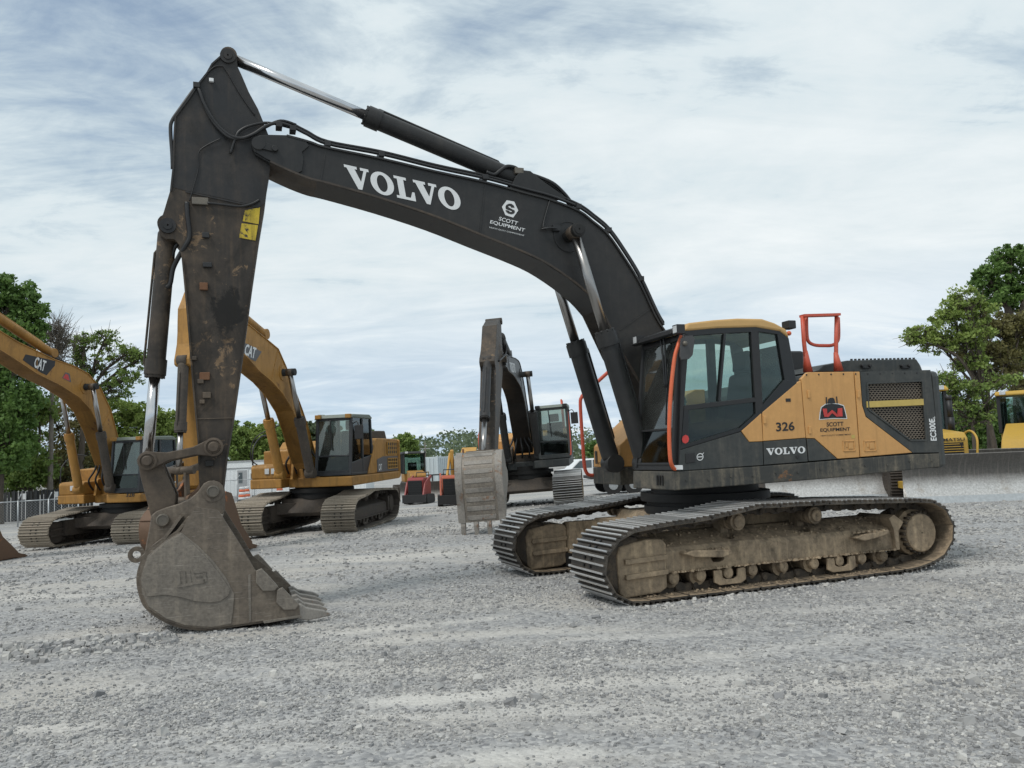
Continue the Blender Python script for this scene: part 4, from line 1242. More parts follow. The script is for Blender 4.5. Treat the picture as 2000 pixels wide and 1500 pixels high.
ey.prism([(p[0] - .03, p[2] + .04), (p[0] + .02, p[2] - .09), (p[0] - .05, p[2] - .20), (p[0] - .12, p[2] - .1)], -.028, .028)
eyo = ey.build('lifting_eye', M['bucket'], bucket)
cut(eyo, [MB().cyl((p[0], -.1, p[2]), (p[0], .1, p[2]), .042, n=14)])

# --- upper works: deck, counterweight, engine house
sk = UP.prof(1.45, [(1318, 921), (1460, 911.8), (1540, 906.3), (1636, 898.4), (1782, 887), (1835, 885), (1836, 912), (1600, 936), (1460, 947), (1318, 958)])
mb = MB()
mb.prism(sk, .42, 1.45)
mb.prism([(.955, 1.385), (-2.5, 1.42), (-2.5, 1.25), (.955, 1.15)], -1.45, -.55)
mb.prism([(.72, 1.36), (-2.5, 1.40), (-2.5, 1.24), (.72, 1.10)], -.548, .418)
deck = mb.build('deck', M['skirt'], EX, .012)
for i in range(3):
    c = UP.x(1284 + i * 5, 940, 1.262)
    MB().box(1.255, 1.268, c[1] - .018, c[1] + .012, 1.20, 1.315).build('louvre', M['deep'], deck, .004)
MB().box(-.44, .70, -.52, .40, 1.42, 1.75).build('valve_bank', M['deep'], EX, .03)
mb = MB()
for yy in (-.40, .34):      # boom foot brackets
    mb.prism([(.85, 1.36), (.75, 1.75), (.50, 1.86), (.22, 1.84), (.05, 1.36)], yy, yy + .06)
mb.build('boom_bracket', M['dark'], EX, .01)
plan = [(-2.545, 1.45), (-2.60, 1.45), (-2.655, 1.435), (-2.70, 1.39), (-2.95, 1.0), (-3.10, .5), (-3.15, 0)]
plan = plan + [(x, -y) for x, y in plan[::-1][1:]]
mb = MB()
n = len(plan)
lv = [(1.235, .97), (1.27, 1.0), (2.40, 1.0), (2.455, .985), (2.475, .955)]
V_, F_ = [], []
for z, sc in lv:
    V_ += [(-2.545 + (x + 2.545) * (sc if x < -2.56 else 1) , y * (sc if abs(y) > 1.3 else 1), z + (.03 if x < -2.8 and z < 1.3 else 0)) for x, y in plan]
for k in range(len(lv) - 1):
    F_ += [(k * n + i, k * n + (i + 1) % n, (k + 1) * n + (i + 1) % n, (k + 1) * n + i) for i in range(n)]
F_ += [list(range(n)), [(len(lv) - 1) * n + i for i in range(n - 1, -1, -1)]]
mb.add(V_, F_)
mb.build('counterweight', M['dark_side'], EX, .02)
mb = MB()
mb.prism([(-.46, 1.40), (-.46, 2.30), (-.60, 2.44), (-2.535, 2.455), (-2.535, 1.42)], -1.43, 1.395)
house = mb.build('engine_house', M['dark_side'], EX, .02)
mb = MB()
pp = [(.95, 1.39), (.935, 1.69), (.40, 2.12), (-.30, 2.44), (-.455, 2.44), (-.455, 1.39)]
mb.prism(pp, -1.43, -.56)
tank = mb.build('tool_box', M['yellow'], EX, .015)
a, b = UP.x(1168, 904, .955), UP.x(1209, 873, .955)
dr = MB().box(.945, .968, a[1], min(b[1], -.62), 1.455, 1.655).build('box_door', M['yellow'], tank, .012)
for yy in (-1.26, -.80):
    mb = MB()
    mb.box(.968, .985, yy - .03, yy + .03, 1.44, 1.62)
    mb.cyl((.99, yy, 1.60), (.97, yy, 1.60), .03, n=8)
    mb.build('latch', M['muddark'], tank, .006)
MB().box(.968, .974, -1.07, -1.0, 1.545, 1.61).build('lock', M['muddark'], tank)
# side panels
pc_ = [(1565, 740), (1578, 727), (1667, 726), (1679, 893), (1636, 896), (1591, 856), (1575, 856)]
panels = [
    ('cab_side_panel', [(1325, 920), (1329, 879), (1447, 843.5), (1463, 864), (1489.5, 863), (1491, 908.5)], 'dark_side'),
    ('cab_side_panel', [(1448, 842), (1487, 806.5), (1490, 862), (1463.5, 863)], 'yellow'),
    ('service_door', [(1489, 805), (1558, 746.5), (1564, 744), (1573.5, 855), (1491, 861.5)], 'yellow'),
    ('service_door', [(1491, 862.5), (1573.5, 856), (1578, 901.5), (1492.5, 908)], 'dark_side'),
    ('engine_door', pc_, 'yellow'),
    ('engine_door', [(1576, 857), (1590.5, 857), (1635, 896.5), (1580, 901)], 'dark_side'),
    ('rear_panel', [(1669, 726), (1679, 726), (1684, 792), (1691, 814), (1782, 884), (1681, 892.5)], 'yellow'),
]
po = {}
for nme, px, mt in panels:
    po.setdefault(nme, []).append(side(nme, px, 1.398, 1.452, mt))
grp = side('grille_panel', [(1680, 726), (1817, 722.5), (1834, 883.5), (1783, 884), (1692, 813.5), (1685, 791.5)], 1.398, 1.452, 'dark_side', bevel=0)
gpx = [(1693, 749), (1801, 744), (1809, 860), (1777, 860), (1696, 800)]
GP = UP.prof(1.45, gpx)
cut(grp, [MB().prism(GP, 1.36, 1.5)])
fr_ = MB()
for i in range(len(GP)):      # raised rim round the opening
    a, b = GP[i], GP[(i + 1) % len(GP)]
    fr_.bar((a[0], 1.452, a[1]), (b[0], 1.452, b[1]), .022, .022, up=(0, 1, 0))
fr_.build('grille_rim', M['dark_side'], grp, .004)
MB().prism(GP, 1.396, 1.402).build('grille_backing', M['deep'], grp)
def inside(p, poly):
    c = False
    for i in range(len(poly)):
        (x1, y1), (x2, y2) = poly[i], poly[i - 1]
        if (y1 > p[1]) != (y2 > p[1]) and p[0] < (x2 - x1) * (p[1] - y1) / (y2 - y1) + x1: c = not c
    return c
mb = MB()
h_ = .024
gx0, gx1 = min(x for x, z in GP), max(x for x, z in GP); gz0, gz1 = min(z for x, z in GP), max(z for x, z in GP)
seen = set()
for r_ in range(int((gz1 - gz0) / (h_ * 1.1)) + 2):
    for c_ in range(int((gx1 - gx0) / (h_ * 2.2)) + 2):
        cx, cz = gx0 + (c_ + .5 * (r_ % 2)) * h_ * 2.2, gz0 + r_ * h_ * 1.1
        hexp = [(cx + h_ * 1.1 * .66 * dx, cz + h_ * .73 * dz) for dx, dz in ((-1, 0), (-.5, 1), (.5, 1), (1, 0), (.5, -1), (-.5, -1))]
        hexp = [(cx - h_ * .95, cz), (cx - h_ * .55, cz + h_ * .55), (cx + h_ * .55, cz + h_ * .55), (cx + h_ * .95, cz)]
        for a, b in zip(hexp, hexp[1:]):
            m_ = ((a[0] + b[0]) / 2, (a[1] + b[1]) / 2)
            if inside(a, GP) and inside(b, GP):
                mb.bar((a[0], 1.43, a[1]), (b[0], 1.43, b[1]), .008, .008, up=(0, 1, 0))
        for a in (hexp[0],):
            if inside(a, GP) and inside((a[0] - h_ * .30, a[1]), GP): mb.bar((a[0], 1.43, a[1]), (a[0] - h_ * .30, 1.43, a[1]), .008, .008, up=(0, 1, 0))
            b = hexp[3]
for r_ in range(int((gz1 - gz0) / (h_ * 1.1)) + 2):
    pass
tag(mb.build('grille_mesh', M['mesh'], grp), kind='stuff')
MB().prism(UP.prof(1.46, [(1692.5, 784), (1804.5, 779), (1805.5, 791), (1693.5, 796)]), 1.445, 1.462).build('reflective_strip', M['stripe'], grp)
for u in (1658, 1699):      # recessed door handles
    h0, h1 = UP.y(u - 11, 882, 1.45), UP.y(u + 11, 860, 1.45)
    mb = MB()
    cx, cz = (h0[0] + h1[0]) / 2, (h0[2] + h1[2]) / 2
    w_, t_ = abs(h0[0] - h1[0]) / 2, abs(h1[2] - h0[2]) / 2
    for q in ((-w_, -w_ + .014, -t_, t_), (w_ - .014, w_, -t_, t_), (-w_, w_, -t_, -t_ + .012), (-w_, w_, t_ - .012, t_)):
        mb.box(cx + q[0], cx + q[1], 1.451, 1.460, cz + q[2], cz + q[3])
    mb.box(cx - w_ * .55, cx + w_ * .15, 1.451, 1.463, cz - t_ * .55, cz + t_ * .55)
    mb.box(cx + w_ * .2, cx + w_ * .55, 1.451, 1.459, cz - t_ * .2, cz + t_ * .6)
    mb.build('door_handle', M['yellow'], po['engine_door'][0] if u < 1670 else po['rear_panel'][0], .003)
c = UP.y(1484.5, 782, 1.45); c = UP.y(1539, 781.5, 1.45)
MB().box(c[0] - .035, c[0] + .035, 1.451, 1.458, c[2] - .02, c[2] + .02).build('door_lock', M['black'], po['service_door'][0], .004)
c = UP.y(1557, 892, 1.45)
MB().cyl((c[0], 1.45, c[2]), (c[0], 1.462, c[2]), .022, n=14).build('door_lock', M['black'], po['service_door'][1])
# lettering on the flank
YS = 1.4525
def z3(x, y): return P3(1540 + x * .24, 600 + y * .24, YS)
def z2(x, y): return P3(1200 + x * .24, 600 + y * .24, YS)
NY = (0, 1, 0)
put_text('lettering', glyphs('326', .022), z2(1316, 1012), z2(1466, 1003), z2(1313, 938), NY, M['decalblack'], po['service_door'][0])
put_text('lettering', slab_word(), z2(1238, 1206), z2(1554, 1188), z2(1234, 1148), NY, M['white'], po['service_door'][1])
put_text('lettering', glyphs('SCOTT', .016), z3(310, 972), z3(446, 966), z3(310, 937), NY, M['decalblack'], po['engine_door'][0])
put_text('lettering', glyphs('EQUIPMENT', .016), z3(258, 1019), z3(500, 1009), z3(258, 986), NY, M['decalblack'], po['engine_door'][0])
put_text('lettering', glyphs('HEAVY-DUTY COMMITMENT', .004), z3(262, 1052), z3(508, 1040), z3(262, 1041), NY, M['decalblack'], po['engine_door'][0])
put_text('lettering', glyphs('EC300E', .03), z3(1206, 1086), z3(1190, 908), z3(1156, 1086), NY, M['white'], grp)
put_text('lettering', glyphs('L', .03), z3(1192, 904), z3(1190, 889), z3(1174, 904), NY, M['white'], grp)
decal('company_emblem', [([z3(*q) for q in ((247, 917), (253, 860), (263, 812), (300, 786), (350, 778), (405, 784), (450, 798), (465, 850), (478, 909), (360, 908))], 0),
                         ([z3(*q) for q in ((254, 911), (259, 862), (268, 816), (303, 792), (350, 785), (403, 790), (445, 803), (459, 852), (471, 903), (360, 902))], 1),
                         ([z3(*q) for q in ((316, 786), (322, 748), (338, 738), (360, 736), (372, 748), (380, 782))], 1),
                         ([z3(*q) for q in ((301, 732), (311, 732), (314, 786), (304, 788))], 1),
                         ([z3(*q) for q in ((384, 727), (393, 727), (398, 784), (389, 784))], 1),
                         ([z3(*q) for q in ((273, 826), (309, 825), (313, 868), (328, 858), (318, 892), (288, 893))], 2),
                         ([z3(*q) for q in ((313, 868), (350, 836), (372, 852), (402, 880), (406, 890), (388, 892), (352, 862), (322, 893), (303, 893))], 2),
                         ([z3(*q) for q in ((396, 824), (433, 820), (436, 888), (404, 890), (392, 868))], 2)],
      [M['white'], M['decalblack'], M['decalred']], po['engine_door'][0])
decal('warning_decal', [([z3(*q) for q in ((510, 1040), (540, 1038), (541, 1066), (512, 1068))], 0)], [M['stripe']], po['engine_door'][0])
# ring and arrow mark and red disc sticker on the cab side
v_, f_ = [], []
a_, c_ = ell(0, 0, 1, 1, 20), ell(0, 0, .78, .78, 20)
v_ = a_ + c_; f_ = [(i, (i + 1) % 20, 20 + (i + 1) % 20, 20 + i) for i in range(20)]
def addq(q): f_.append(list(range(len(v_), len(v_) + len(q)))); v_.extend(q)
addq([(-.7, -.12), (.7, -.12), (.7, .12), (-.7, .12)]); addq([(.6, .75), (.72, .63), (1.15, 1.0), (1.1, 1.12)])
put_text('maker_mark', (v_, f_), z2(668, 1250), z2(728, 1246), z2(668, 1186), NY, M['white'], po['cab_side_panel'][0])
MB().prism(UP.prof(1.45, [(1338, 886), (1356, 884), (1357, 903), (1339, 905)]), 1.45, 1.462).build('cab_step_vent', M['black'], po['cab_side_panel'][0], .004)

# --- hood, rails, lamps on top
hd = MB().prism(UP.prof(1.05, [(1588, 726), (1600, 722), (1610, 713), (1655, 704), (1700, 702.5), (1790, 701), (1798, 713), (1804, 728)]), .15, 1.05).build('hood', M['dark_side'], EX, .015)
mb = MB()
for i in range(17):
    p = UP.y(1663 + i * 7.6, 703 - i * .15, 1.0)
    mb.cyl((p[0], 1.0, p[2] - .01), (p[0], 1.0, p[2] + .014), .016, n=8)
tag(mb.build('hood_bolts', M['black'], hd), kind='stuff')
for u in (1690, 1767):
    p = UP.y(u, 717, 1.05)
    mb = MB(); mb.box(p[0] - .07, p[0] + .07, 1.05, 1.07, p[2] - .02, p[2] + .005)
    for dx in (-.06, .06): mb.cyl((p[0] + dx, 1.05, p[2] + .015), (p[0] + dx, 1.09, p[2] + .015), .022, n=8)
    mb.build('hood_hinge', M['black'], hd, .004)
p0_, p1_ = UP.y(1546, 716, .3), UP.y(1570, 685, .3)
MB().box(p1_[0], p0_[0], -.05, .3, 2.42, p1_[2]).build('air_cleaner', M['black'], EX, .03)
YR = 1.22
def P(u, v, Y=YR): return P3(u, v, Y)
mb = MB()
mb.tube([P(1577, 726), P(1573, 695), P(1570, 665), P(1567, 618)], .026, 8, smooth_path=False)
mb.tube([P(1637, 724), P(1633, 692), P(1633, 665), P(1634, 618)], .026, 8, smooth_path=False)
for (u0, v0, u1, v1) in ((1578, 727, 1573, 685), (1638, 725, 1632, 688)):
    mb.cyl(P(u0, v0), P(u1, v1), .06, .026, 8)
a, b = P(1566, 617), P(1637, 615)
mb.bar(a, b, .10, .03)
mb.tube([P(1575, 620, YR - .08), P(1576, 655, YR - .08), P(1580, 668, YR - .08), P(1592, 674, YR - .08), P(1610, 675, YR - .08), P(1626, 674, YR - .08), P(1636, 666, YR - .08), P(1638, 650, YR - .08), P(1637, 620, YR - .08)], .022, 8)
mb.build('guard_rail', M['red'], EX)
mb = MB()
YQ = -1.45
mb.tube([P(1240, 680, YQ), P(1202, 714, YQ), P(1145, 766, YQ), P(1136, 776, YQ), P(1133.5, 790, YQ), P(1137, 850, YQ), P(1141, 905, YQ), P(1145, 922, YQ), P(1152, 928, YQ), P(1164, 928, YQ)], .027, 8, k=4)
mb.build('hand_rail', M['red'], EX)
mb = MB()
YM = -1.42
mb.tube([P(1178, 855, YM), P(1167, 855, YM), P(1162, 848, YM), P(1160.5, 825, YM), P(1160.5, 806, YM), P(1163, 803, YM)], .012, 8)
q = UP.prof(YM, [(1163, 800), (1166, 797), (1170, 798), (1171.5, 812), (1170, 832), (1166, 833), (1164, 828)])
mb.prism(q, YM - .14, YM + .02, 1)
mb.build('mirror', [M['black'], M['mirror']], EX)

# --- cab
CAB = MB()
XF = lambda z: 1.235 - .125 * (z - 1.37)          # raked windscreen line
c0, c1 = .44, 1.45
CAB.box(-.44, 1.20, c0, c1 - .055, 1.375, 1.43)                                         # floor
CAB.prism([(-.44, 1.43), (-.44, 2.05), (-.38, 2.05), (-.36, 1.43)], c0, c1 - .055)          # rear wall
CAB.prism([(XF(1.37), 1.37), (XF(1.46), 1.46), (XF(1.46) - .06, 1.46), (XF(1.37) - .06, 1.37)], c0, c1 - .055)
CAB.prism([(1.17, 1.43), (1.17, 1.80), (-.40, 1.95), (-.40, 1.43)], c0, c0 + .05)
zt = 2.93
HDR = MB()
HDR.prism([(XF(zt), zt), (XF(zt) + .01, zt - .07), (XF(zt) - .07, zt - .07), (XF(zt) - .07, zt)], c0 + .05, c1 - .08)
cab = CAB.build('cab', M['black'], EX, .008)
HDR.build('header_bar', M['black'], cab, .008)
frame_px = [
    ('pillar', [(1325.5, 920), (1334, 650), (1347, 653), (1336, 800), (1331, 868), (1331, 915)], 'black'),
    ('pillar', [(1467, 644), (1482, 644), (1491, 803), (1477, 813)], 'black'),
    ('roof_rail', [(1334, 650), (1342, 640), (1400, 637), (1476, 635), (1521, 643), (1541, 661), (1534, 664), (1519, 653), (1482, 648), (1400, 652), (1347, 657)], 'black2'),
    ('pillar', [(1518, 649), (1541, 660), (1557, 750), (1549, 755), (1533, 743)], 'black2'),
    ('window_frame', [(1329, 878.5), (1447, 842.8), (1557, 749), (1548, 744), (1533, 741), (1491, 789), (1478, 806), (1446, 835), (1345, 866), (1345, 800), (1336, 801), (1331, 868)], 'black2'),
    ('window_rail', [(1336, 792), (1474, 776), (1477, 785), (1336, 802)], 'black'),
    ('window_rail', [(1414, 652), (1419, 652), (1408, 783), (1403, 784)], 'black2'),
]
for i, (nme, px, mt) in enumerate(frame_px):
    d = (.0, .003, .002, .001, .0035, .0045, .0015)[i]
    MB().prism(UP.prof(1.45, px), 1.385 + d, 1.45 - .004 + d).build(nme, M[mt], cab, .006)
    if i in (0, 1, 2, 3):
        MB().prism(UP.prof(1.45, px), c0 + d, c0 + .055 + d).build(nme, M['black2'], cab)
panes = [([(1347, 656), (1468, 649), (1476, 780), (1336, 796)], 'glass'), ([(1337, 799), (1477, 783), (1478, 808), (1446, 837), (1333, 872)], 'glassdark'), ([(1481, 646), (1521, 648), (1535, 743), (1490, 794)], 'glass')]
for px, mt in panes:
    MB().prism(UP.prof(1.45, px), 1.415, 1.421).build('window_pane', M[mt], cab)
MB().prism([(1.13, 1.83), (1.03, 2.90), (-.36, 2.86), (-.38, 1.98)], c0 + .02, c0 + .026).build('window_pane', M['glassclear'], cab)
MB().plate([(-.40, c0 + .06, 2.05), (-.40, c1 - .08, 2.05), (-.37, c1 - .08, 2.82), (-.37, c0 + .06, 2.82)], .006).build('window_pane', M['glassclear'], cab)
# windscreen in two panes with frame bars
zs = float(UP.x(1270, 841, 1.18)[2])
yl, yr = c0 + .07, c1 - .10
def wq(z, y, dx=0.): return (XF(z) - .012 + dx, y, z)
MB().plate([wq(zs + .012, yl), wq(zs + .012, yr), wq(2.87, yr), wq(2.87, yl)], .006).build('windscreen', M['glasswind'], cab)
MB().plate([wq(1.45, yl + .03), wq(1.45, yr), wq(zs - .012, yr), wq(zs - .012, yl)], .006).build('windscreen', M['glassdark'], cab)
mb = MB()
mb.bar(wq(zs, yl - .02, .01), wq(zs, yr + .03, .01), .03, .025)
for yy in (yl - .015, yr + .025):
    mb.bar(wq(1.40, yy, 0), wq(2.92, yy, 0), .05, .06, up=(1, 0, 0))
mb.bar(wq(1.44, yl - .02, 0), wq(1.44, yr + .03, 0), .04, .03); mb.bar(wq(2.88, yl - .02, 0), wq(2.88, yr + .03, 0), .04, .04)
mb.build('windscreen_frame', M['black'], cab, .006)
mb = MB()
for u0, u1 in ((1289, 1299), (1296, 1302)):
    a = UP.x(u0, 652, XF(2.9) + .05); b = UP.x((u0 + u1) / 2 + 1, 700, XF(2.6) + .045); c = UP.x(u1, 757, XF(2.3) + .02)
    mb.tube([a, b, c], .013, 6)
a = UP.x(1303, 700, XF(2.6) + .02); b = UP.x(1301, 830, XF(1.9) + .015)
mb.tube([a, b], .009, 6, smooth_path=False)
mb.build('wiper', M['black2'], cab)
roof = MB().prism(UP.prof(1.45, [(1333, 647), (1343, 631), (1395, 625), (1440, 622), (1488, 623), (1512, 631), (1534, 643), (1541, 661), (1523, 647), (1476, 639), (1400, 641)]), c0 - .01, 1.468).build('roof', M['roofy'], cab, .022)
mb = MB()
mb.prism([(XF(2.95) - .03, 3.035), (XF(2.95) + .10, 2.985), (XF(2.95) + .14, 2.93), (XF(2.95) + .08, 2.915), (XF(2.95) - .03, 2.945)], c0 - .04, 1.40)
vis = mb.build('sun_visor', M['black'], cab, .012)
for (u, v) in ((1318, 643), (1240, 664)):
    c = UP.x(u, v, XF(2.95) + .15)
    mb = MB(); mb.box(c[0] - .10, c[0], c[1] - .055, c[1] + .055, c[2] - .055, c[2] + .05)
    mb.box(c[0], c[0] + .004, c[1] - .042, c[1] + .042, c[2] - .042, c[2] + .038, 1)
    mb.build('work_lamp', [M['black'], M['lampglass']], cab, .006)
for (u, v, w_) in ((1541, 634, .06),):
    c = UP.y(u, v, 1.30)
    MB().box(c[0] - .06, c[0] + .05, 1.22, 1.36, c[2] - .055, c[2] + .045).build('work_lamp', M['black'], cab, .01)
c = UP.y(1541, 651, 1.35)
MB().sphere(c, .03, 6).build('marker_lamp', M['orange'], cab)
mb = MB()
mb.tube([P3(1331, 657, 1.47), P3(1324, 676, 1.49), P3(1317, 703, 1.50), P3(1310, 768, 1.50), P3(1307, 840, 1.50), P3(1309, 895, 1.49), P3(1314, 912, 1.46), P3(1319, 916, 1.44)], .024, 8)
mb.build('hand_rail', M['orange'], cab)
mb = MB()
mb.prism(UP.prof(1.60, [(1331, 661), (1339, 656), (1353, 655), (1357, 663), (1353, 693), (1346, 701), (1331, 702), (1329, 695)]), 1.575, 1.60)
mb.tube([P3(1336, 652, 1.42), P3(1334, 660, 1.52), P3(1337, 672, 1.60)], .012, 6)
c = UP.y(1337, 671, 1.6); mb.sphere((c[0], 1.61, c[2]), .03, 6, 1)
mb.build('mirror', [M['mirror'], M['pin']], cab)
c = UP.y(1339, 858, 1.45)
v_, f_ = ell(0, 0, 1, 1, 8), [list(range(8))]
put_text('sticker', (v_, f_), z2(548, 1112), z2(606, 1108), z2(548, 1040), NY, M['decalred'], cab, .004)
put_text('lettering', glyphs('NO\nRIDERS', .02), z2(556, 1092), z2(600, 1088), z2(556, 1056), NY, M['white'], cab, .0065) if False else None
MB().prism(UP.prof(1.47, [(1316, 908.5), (1334, 908.5), (1334.5, 917), (1317, 917.5)]), 1.462, 1.465).build('paper_tag', M['white'], cab)
# seat and controls
st = MB()
st.prism([(.55, 1.74), (.55, 1.84), (.10, 1.86), (.02, 1.76)], .68, 1.22)
st.prism([(.12, 1.84), (-.02, 2.50), (-.10, 2.52), (-.14, 2.46), (-.02, 1.80)], .70, 1.20)
st.prism([(.0, 2.53), (-.03, 2.78), (-.12, 2.78), (-.13, 2.53)], .80, 1.10)
st.box(-.05, .45, .75, 1.15, 1.43, 1.74)
st.build('seat', M['seat'], cab, .035)
mb = MB()
for y0, y1 in ((1.235, 1.36), (.50, .64)):
    mb.prism([(.70, 1.78), (.70, 1.90), (-.05, 1.98), (-.10, 1.60), (.4, 1.55)], y0, y1)
    mb.tube([(.58, (y0 + y1) / 2, 1.9), (.60, (y0 + y1) / 2, 2.04), (.63, (y0 + y1) / 2, 2.12)], .022, 8)
mb.prism([(.95, 1.43), (1.12, 1.43), (1.05, 1.75), (.95, 1.72)], .60, 1.30)
mb.tube([(.98, .80, 1.6), (.92, .80, 1.95)], .012, 6); mb.tube([(.98, 1.05, 1.6), (.92, 1.05, 1.95)], .012, 6)
mb.box(.78, .82, .50, .68, 2.05, 2.22)
mb.build('controls', M['black'], cab, .01)
MB().box(.28, .38, 1.362, 1.364, 1.66, 1.82).build('sticker', M['warn'], cab)

# hinges, bolts and small fittings on the flank
for (u, v, k_) in ((1579, 770, 'engine_door'), (1581, 840, 'engine_door'), (1493, 820, 'service_door'), (1676, 770, 'rear_panel')):
    c = UP.y(u, v, 1.452)
    MB().box(c[0] - .018, c[0] + .018, 1.4515, 1.466, c[2] - .045, c[2] + .045).build('hinge', M['yellow'], po[k_][0], .004)
mb = MB()
for i in range(12):
    t = i / 11
    c = UP.y(1340 + 480 * t, 938 - 40 * t + (3 if i % 2 else 0), 1.45)
    mb.cyl((c[0], 1.449, c[2]), (c[0], 1.460, c[2]), .012, n=6)
tag(mb.build('skirt_bolts', M['skirt'], deck), kind='stuff')
mb = MB()
for i in range(10):
    c = UP.y(1575 + 24 * i, 732 - .4 * i, 1.452)
    mb.cyl((c[0], 1.450, c[2]), (c[0], 1.457, c[2]), .011, n=6)
tag(mb.build('panel_bolts', M['black'], house), kind='stuff')

# ------------------------------------------------------------------ the other excavators
ARM2 = UP.prof(HA, ARM_PX)
AP_BOOM, AP_BKT = UP.prof(HA, [(505, 280)])[0], UP.prof(HA, [(416, 960)])[0]
AP = {k: UP.prof(HA, [v])[0] for k, v in dict(top=(445, 110), bc=(328, 441), la=(417, 873), lb=(288, 900), lc=(318, 1016)).items()}
BK_SIDE, BK_SHELL, BK_EAR = spl, crom(shell, 4), zb(ear, .31)
BK_TOOTH = tooth
def sim(a0, b0, a1, b1):
    """plane similarity taking a0,b0 to a1,b1"""
    z = (complex(*b1) - complex(*a1)) / (complex(*b0) - complex(*a0))
    return lambda p: ((lambda w: (w.real, w.imag))(complex(*a1) + z * (complex(*p) - complex(*a0))))
def rot_about(p0, p1, deg, s=1.0):
    z = s * complex(math.cos(R(deg)), math.sin(R(deg)))
    return lambda p: ((lambda w: (w.real, w.imag))(complex(*p1) + z * (complex(*p) - complex(*p0))))
def front_works(root, boom_top, boom_bot, hb, tb, tk, bdeg, hw, c, nteeth=5, armfoot=(2.6, 5.0), strips=False, bs=1.0, lift=(2.4, 4.2), foot=(1.1, 1.45), ycyl=.45, acyl=True):
    mb = MB()
    mb.prism(boom_top + boom_bot, -hb, hb)
    ribbon(mb, boom_top, -hb - .02, hb + .02, .02, 0, 1)
    ribbon(mb, boom_bot, -hb - .02, hb + .02, .02, 1, 1)
    bo = mb.build('boom', [M[c['boom']], M[c['boomunder']]], root)
    for i in range(3, len(boom_top) - 5, 2):
        q = boom_top[i]; MB().box(q[0] - .05, q[0] + .05, -hb * .3, hb * .5, q[1] + .01, q[1] + .11).build('hose_clamp', M['black'], bo, .008)
    for k_, sg in ((.33, 1), (.62, 1)):
        i = int(len(boom_top) * k_); q = boom_top[i]; e = min(boom_bot, key=lambda w_: math.dist(w_, q))
        MB().bar((q[0], hb + .004, q[1] - .02), (e[0], hb + .004, e[1] + .02), .018, .008, up=(0, 1, 0)).build('weld_seam', M[c['boom']], bo)
    MB().lathe((lift[0], hb, lift[1]), (lift[0], 1, lift[1]), [(0, .19), (.014, .19), (.014, .10)], 20).build('boss_ring', M[c['boom']], bo)
    T = sim(AP_BOOM, AP_BKT, tb, tk)
    mb = MB()
    mb.prism([T(p) for p in ARM2], -hb * .72, hb * .72)
    t0 = T(AP['top']); mb.cyl((t0[0], -hb * .85, t0[1]), (t0[0], hb * .85, t0[1]), .09, n=14)
    mb.cyl((tb[0], -hb - .05, tb[1]), (tb[0], hb + .05, tb[1]), .10, n=16)
    ar = mb.build('arm', M[c['arm']], root, .012)
    mb = MB()
    for y in (hb * .3, -hb * .1):
        mb.tube([(q[0] - .02, y, q[1] + .06) for q in boom_top[::2]], .022, 6)
    a = boom_top[0]
    mb.tube([(a[0] - .4, hb * .5, a[1] - .02), (tb[0], hb + .06, tb[1] + .35), (tb[0] + .2, hb + .05, tb[1] + .1), T((6.2, 4.6)) [:1] + (hb * .8,) + T((6.2, 4.6))[1:]], .022, 6)
    mb.build('hose', M['rubber'], root)
    if acyl: hyd(root, (armfoot[0], 0, armfoot[1]), (t0[0], 0, t0[1]), .58, .115, c['cyl'], 'chromedark', .06)
    for sg in (1, -1): hyd(root, (foot[0], sg * ycyl, foot[1]), (lift[0], sg * ycyl, lift[1]), .56, .115, c['cyl2'] if sg > 0 else c['cyl'], 'chromedark', .06)
    mb = MB()
    mb.cyl((lift[0], -ycyl - .14, lift[1]), (lift[0], ycyl + .14, lift[1]), .085, n=16)
    mb.build('lift_pin', M['deep'], root)
    B = rot_about(AP_BKT, tk, bdeg, bs)
    lc, la, bc = B(AP['lc']), T(AP['la']), T(AP['bc'])
    mid = ((lc[0] + la[0]) / 2 + (tk[1] - tb[1]) * -.12, (lc[1] + la[1]) / 2 + .12)
    lb = T(AP['lb']) if not strips else mid
    hyd(root, (bc[0], 0, bc[1]), (lb[0], 0, lb[1]), .66, .10, c['bcyl'], 'chromedark', .055)
    for p, q, y in ((la, lb, hb * .95), (lb, lc, hb * .7)):
        for sg in (1, -1):
            MB().bar((p[0], sg * y, p[1]), (q[0], sg * y, q[1]), .05, .13, up=(0, 1, 0) if False else (0, 0, 1)).build('link', M['link'], root, .01)
    for p in (la, lb, lc, tk): MB().cyl((p[0], -hb - .10, p[1]), (p[0], hb + .10, p[1]), .075, n=14).build('linkage_pin', M['link'], root)
    mb = MB()
    S_ = [B(p) for p in BK_SIDE]
    mb.prism(S_, hw - .03, hw); mb.prism(S_, -hw, -hw + .03)
    ribbon(mb, [B(p) for p in BK_SHELL], -hw + .03, hw - .03, .03, 0, 1)
    ribbon(mb, [B(p) for p in zb([(690, 590), (560, 560), (440, 600), (370, 690), (230, 790), (90, 900)], .3)], -hw + .03, hw - .03, .03, 0, 1)
    bk = mb.build('bucket', M[c['bucket']], root)
    for sg in (1, -1):
        e0 = sorted((sg * hb * .78, sg * (hb * .78 + .05)))
        MB().prism([B(p) for p in BK_EAR], *e0).build('hinge_ear', M[c['bucket']], bk)
    for i in range(nteeth):
        yc = (hw - .07) * (1 - 2 * i / (nteeth - 1))
        MB().prism([B(p) for p in BK_TOOTH], yc - .045, yc + .045).build('tooth', M[c.get('strip', c['bucket'])], bk, .015)
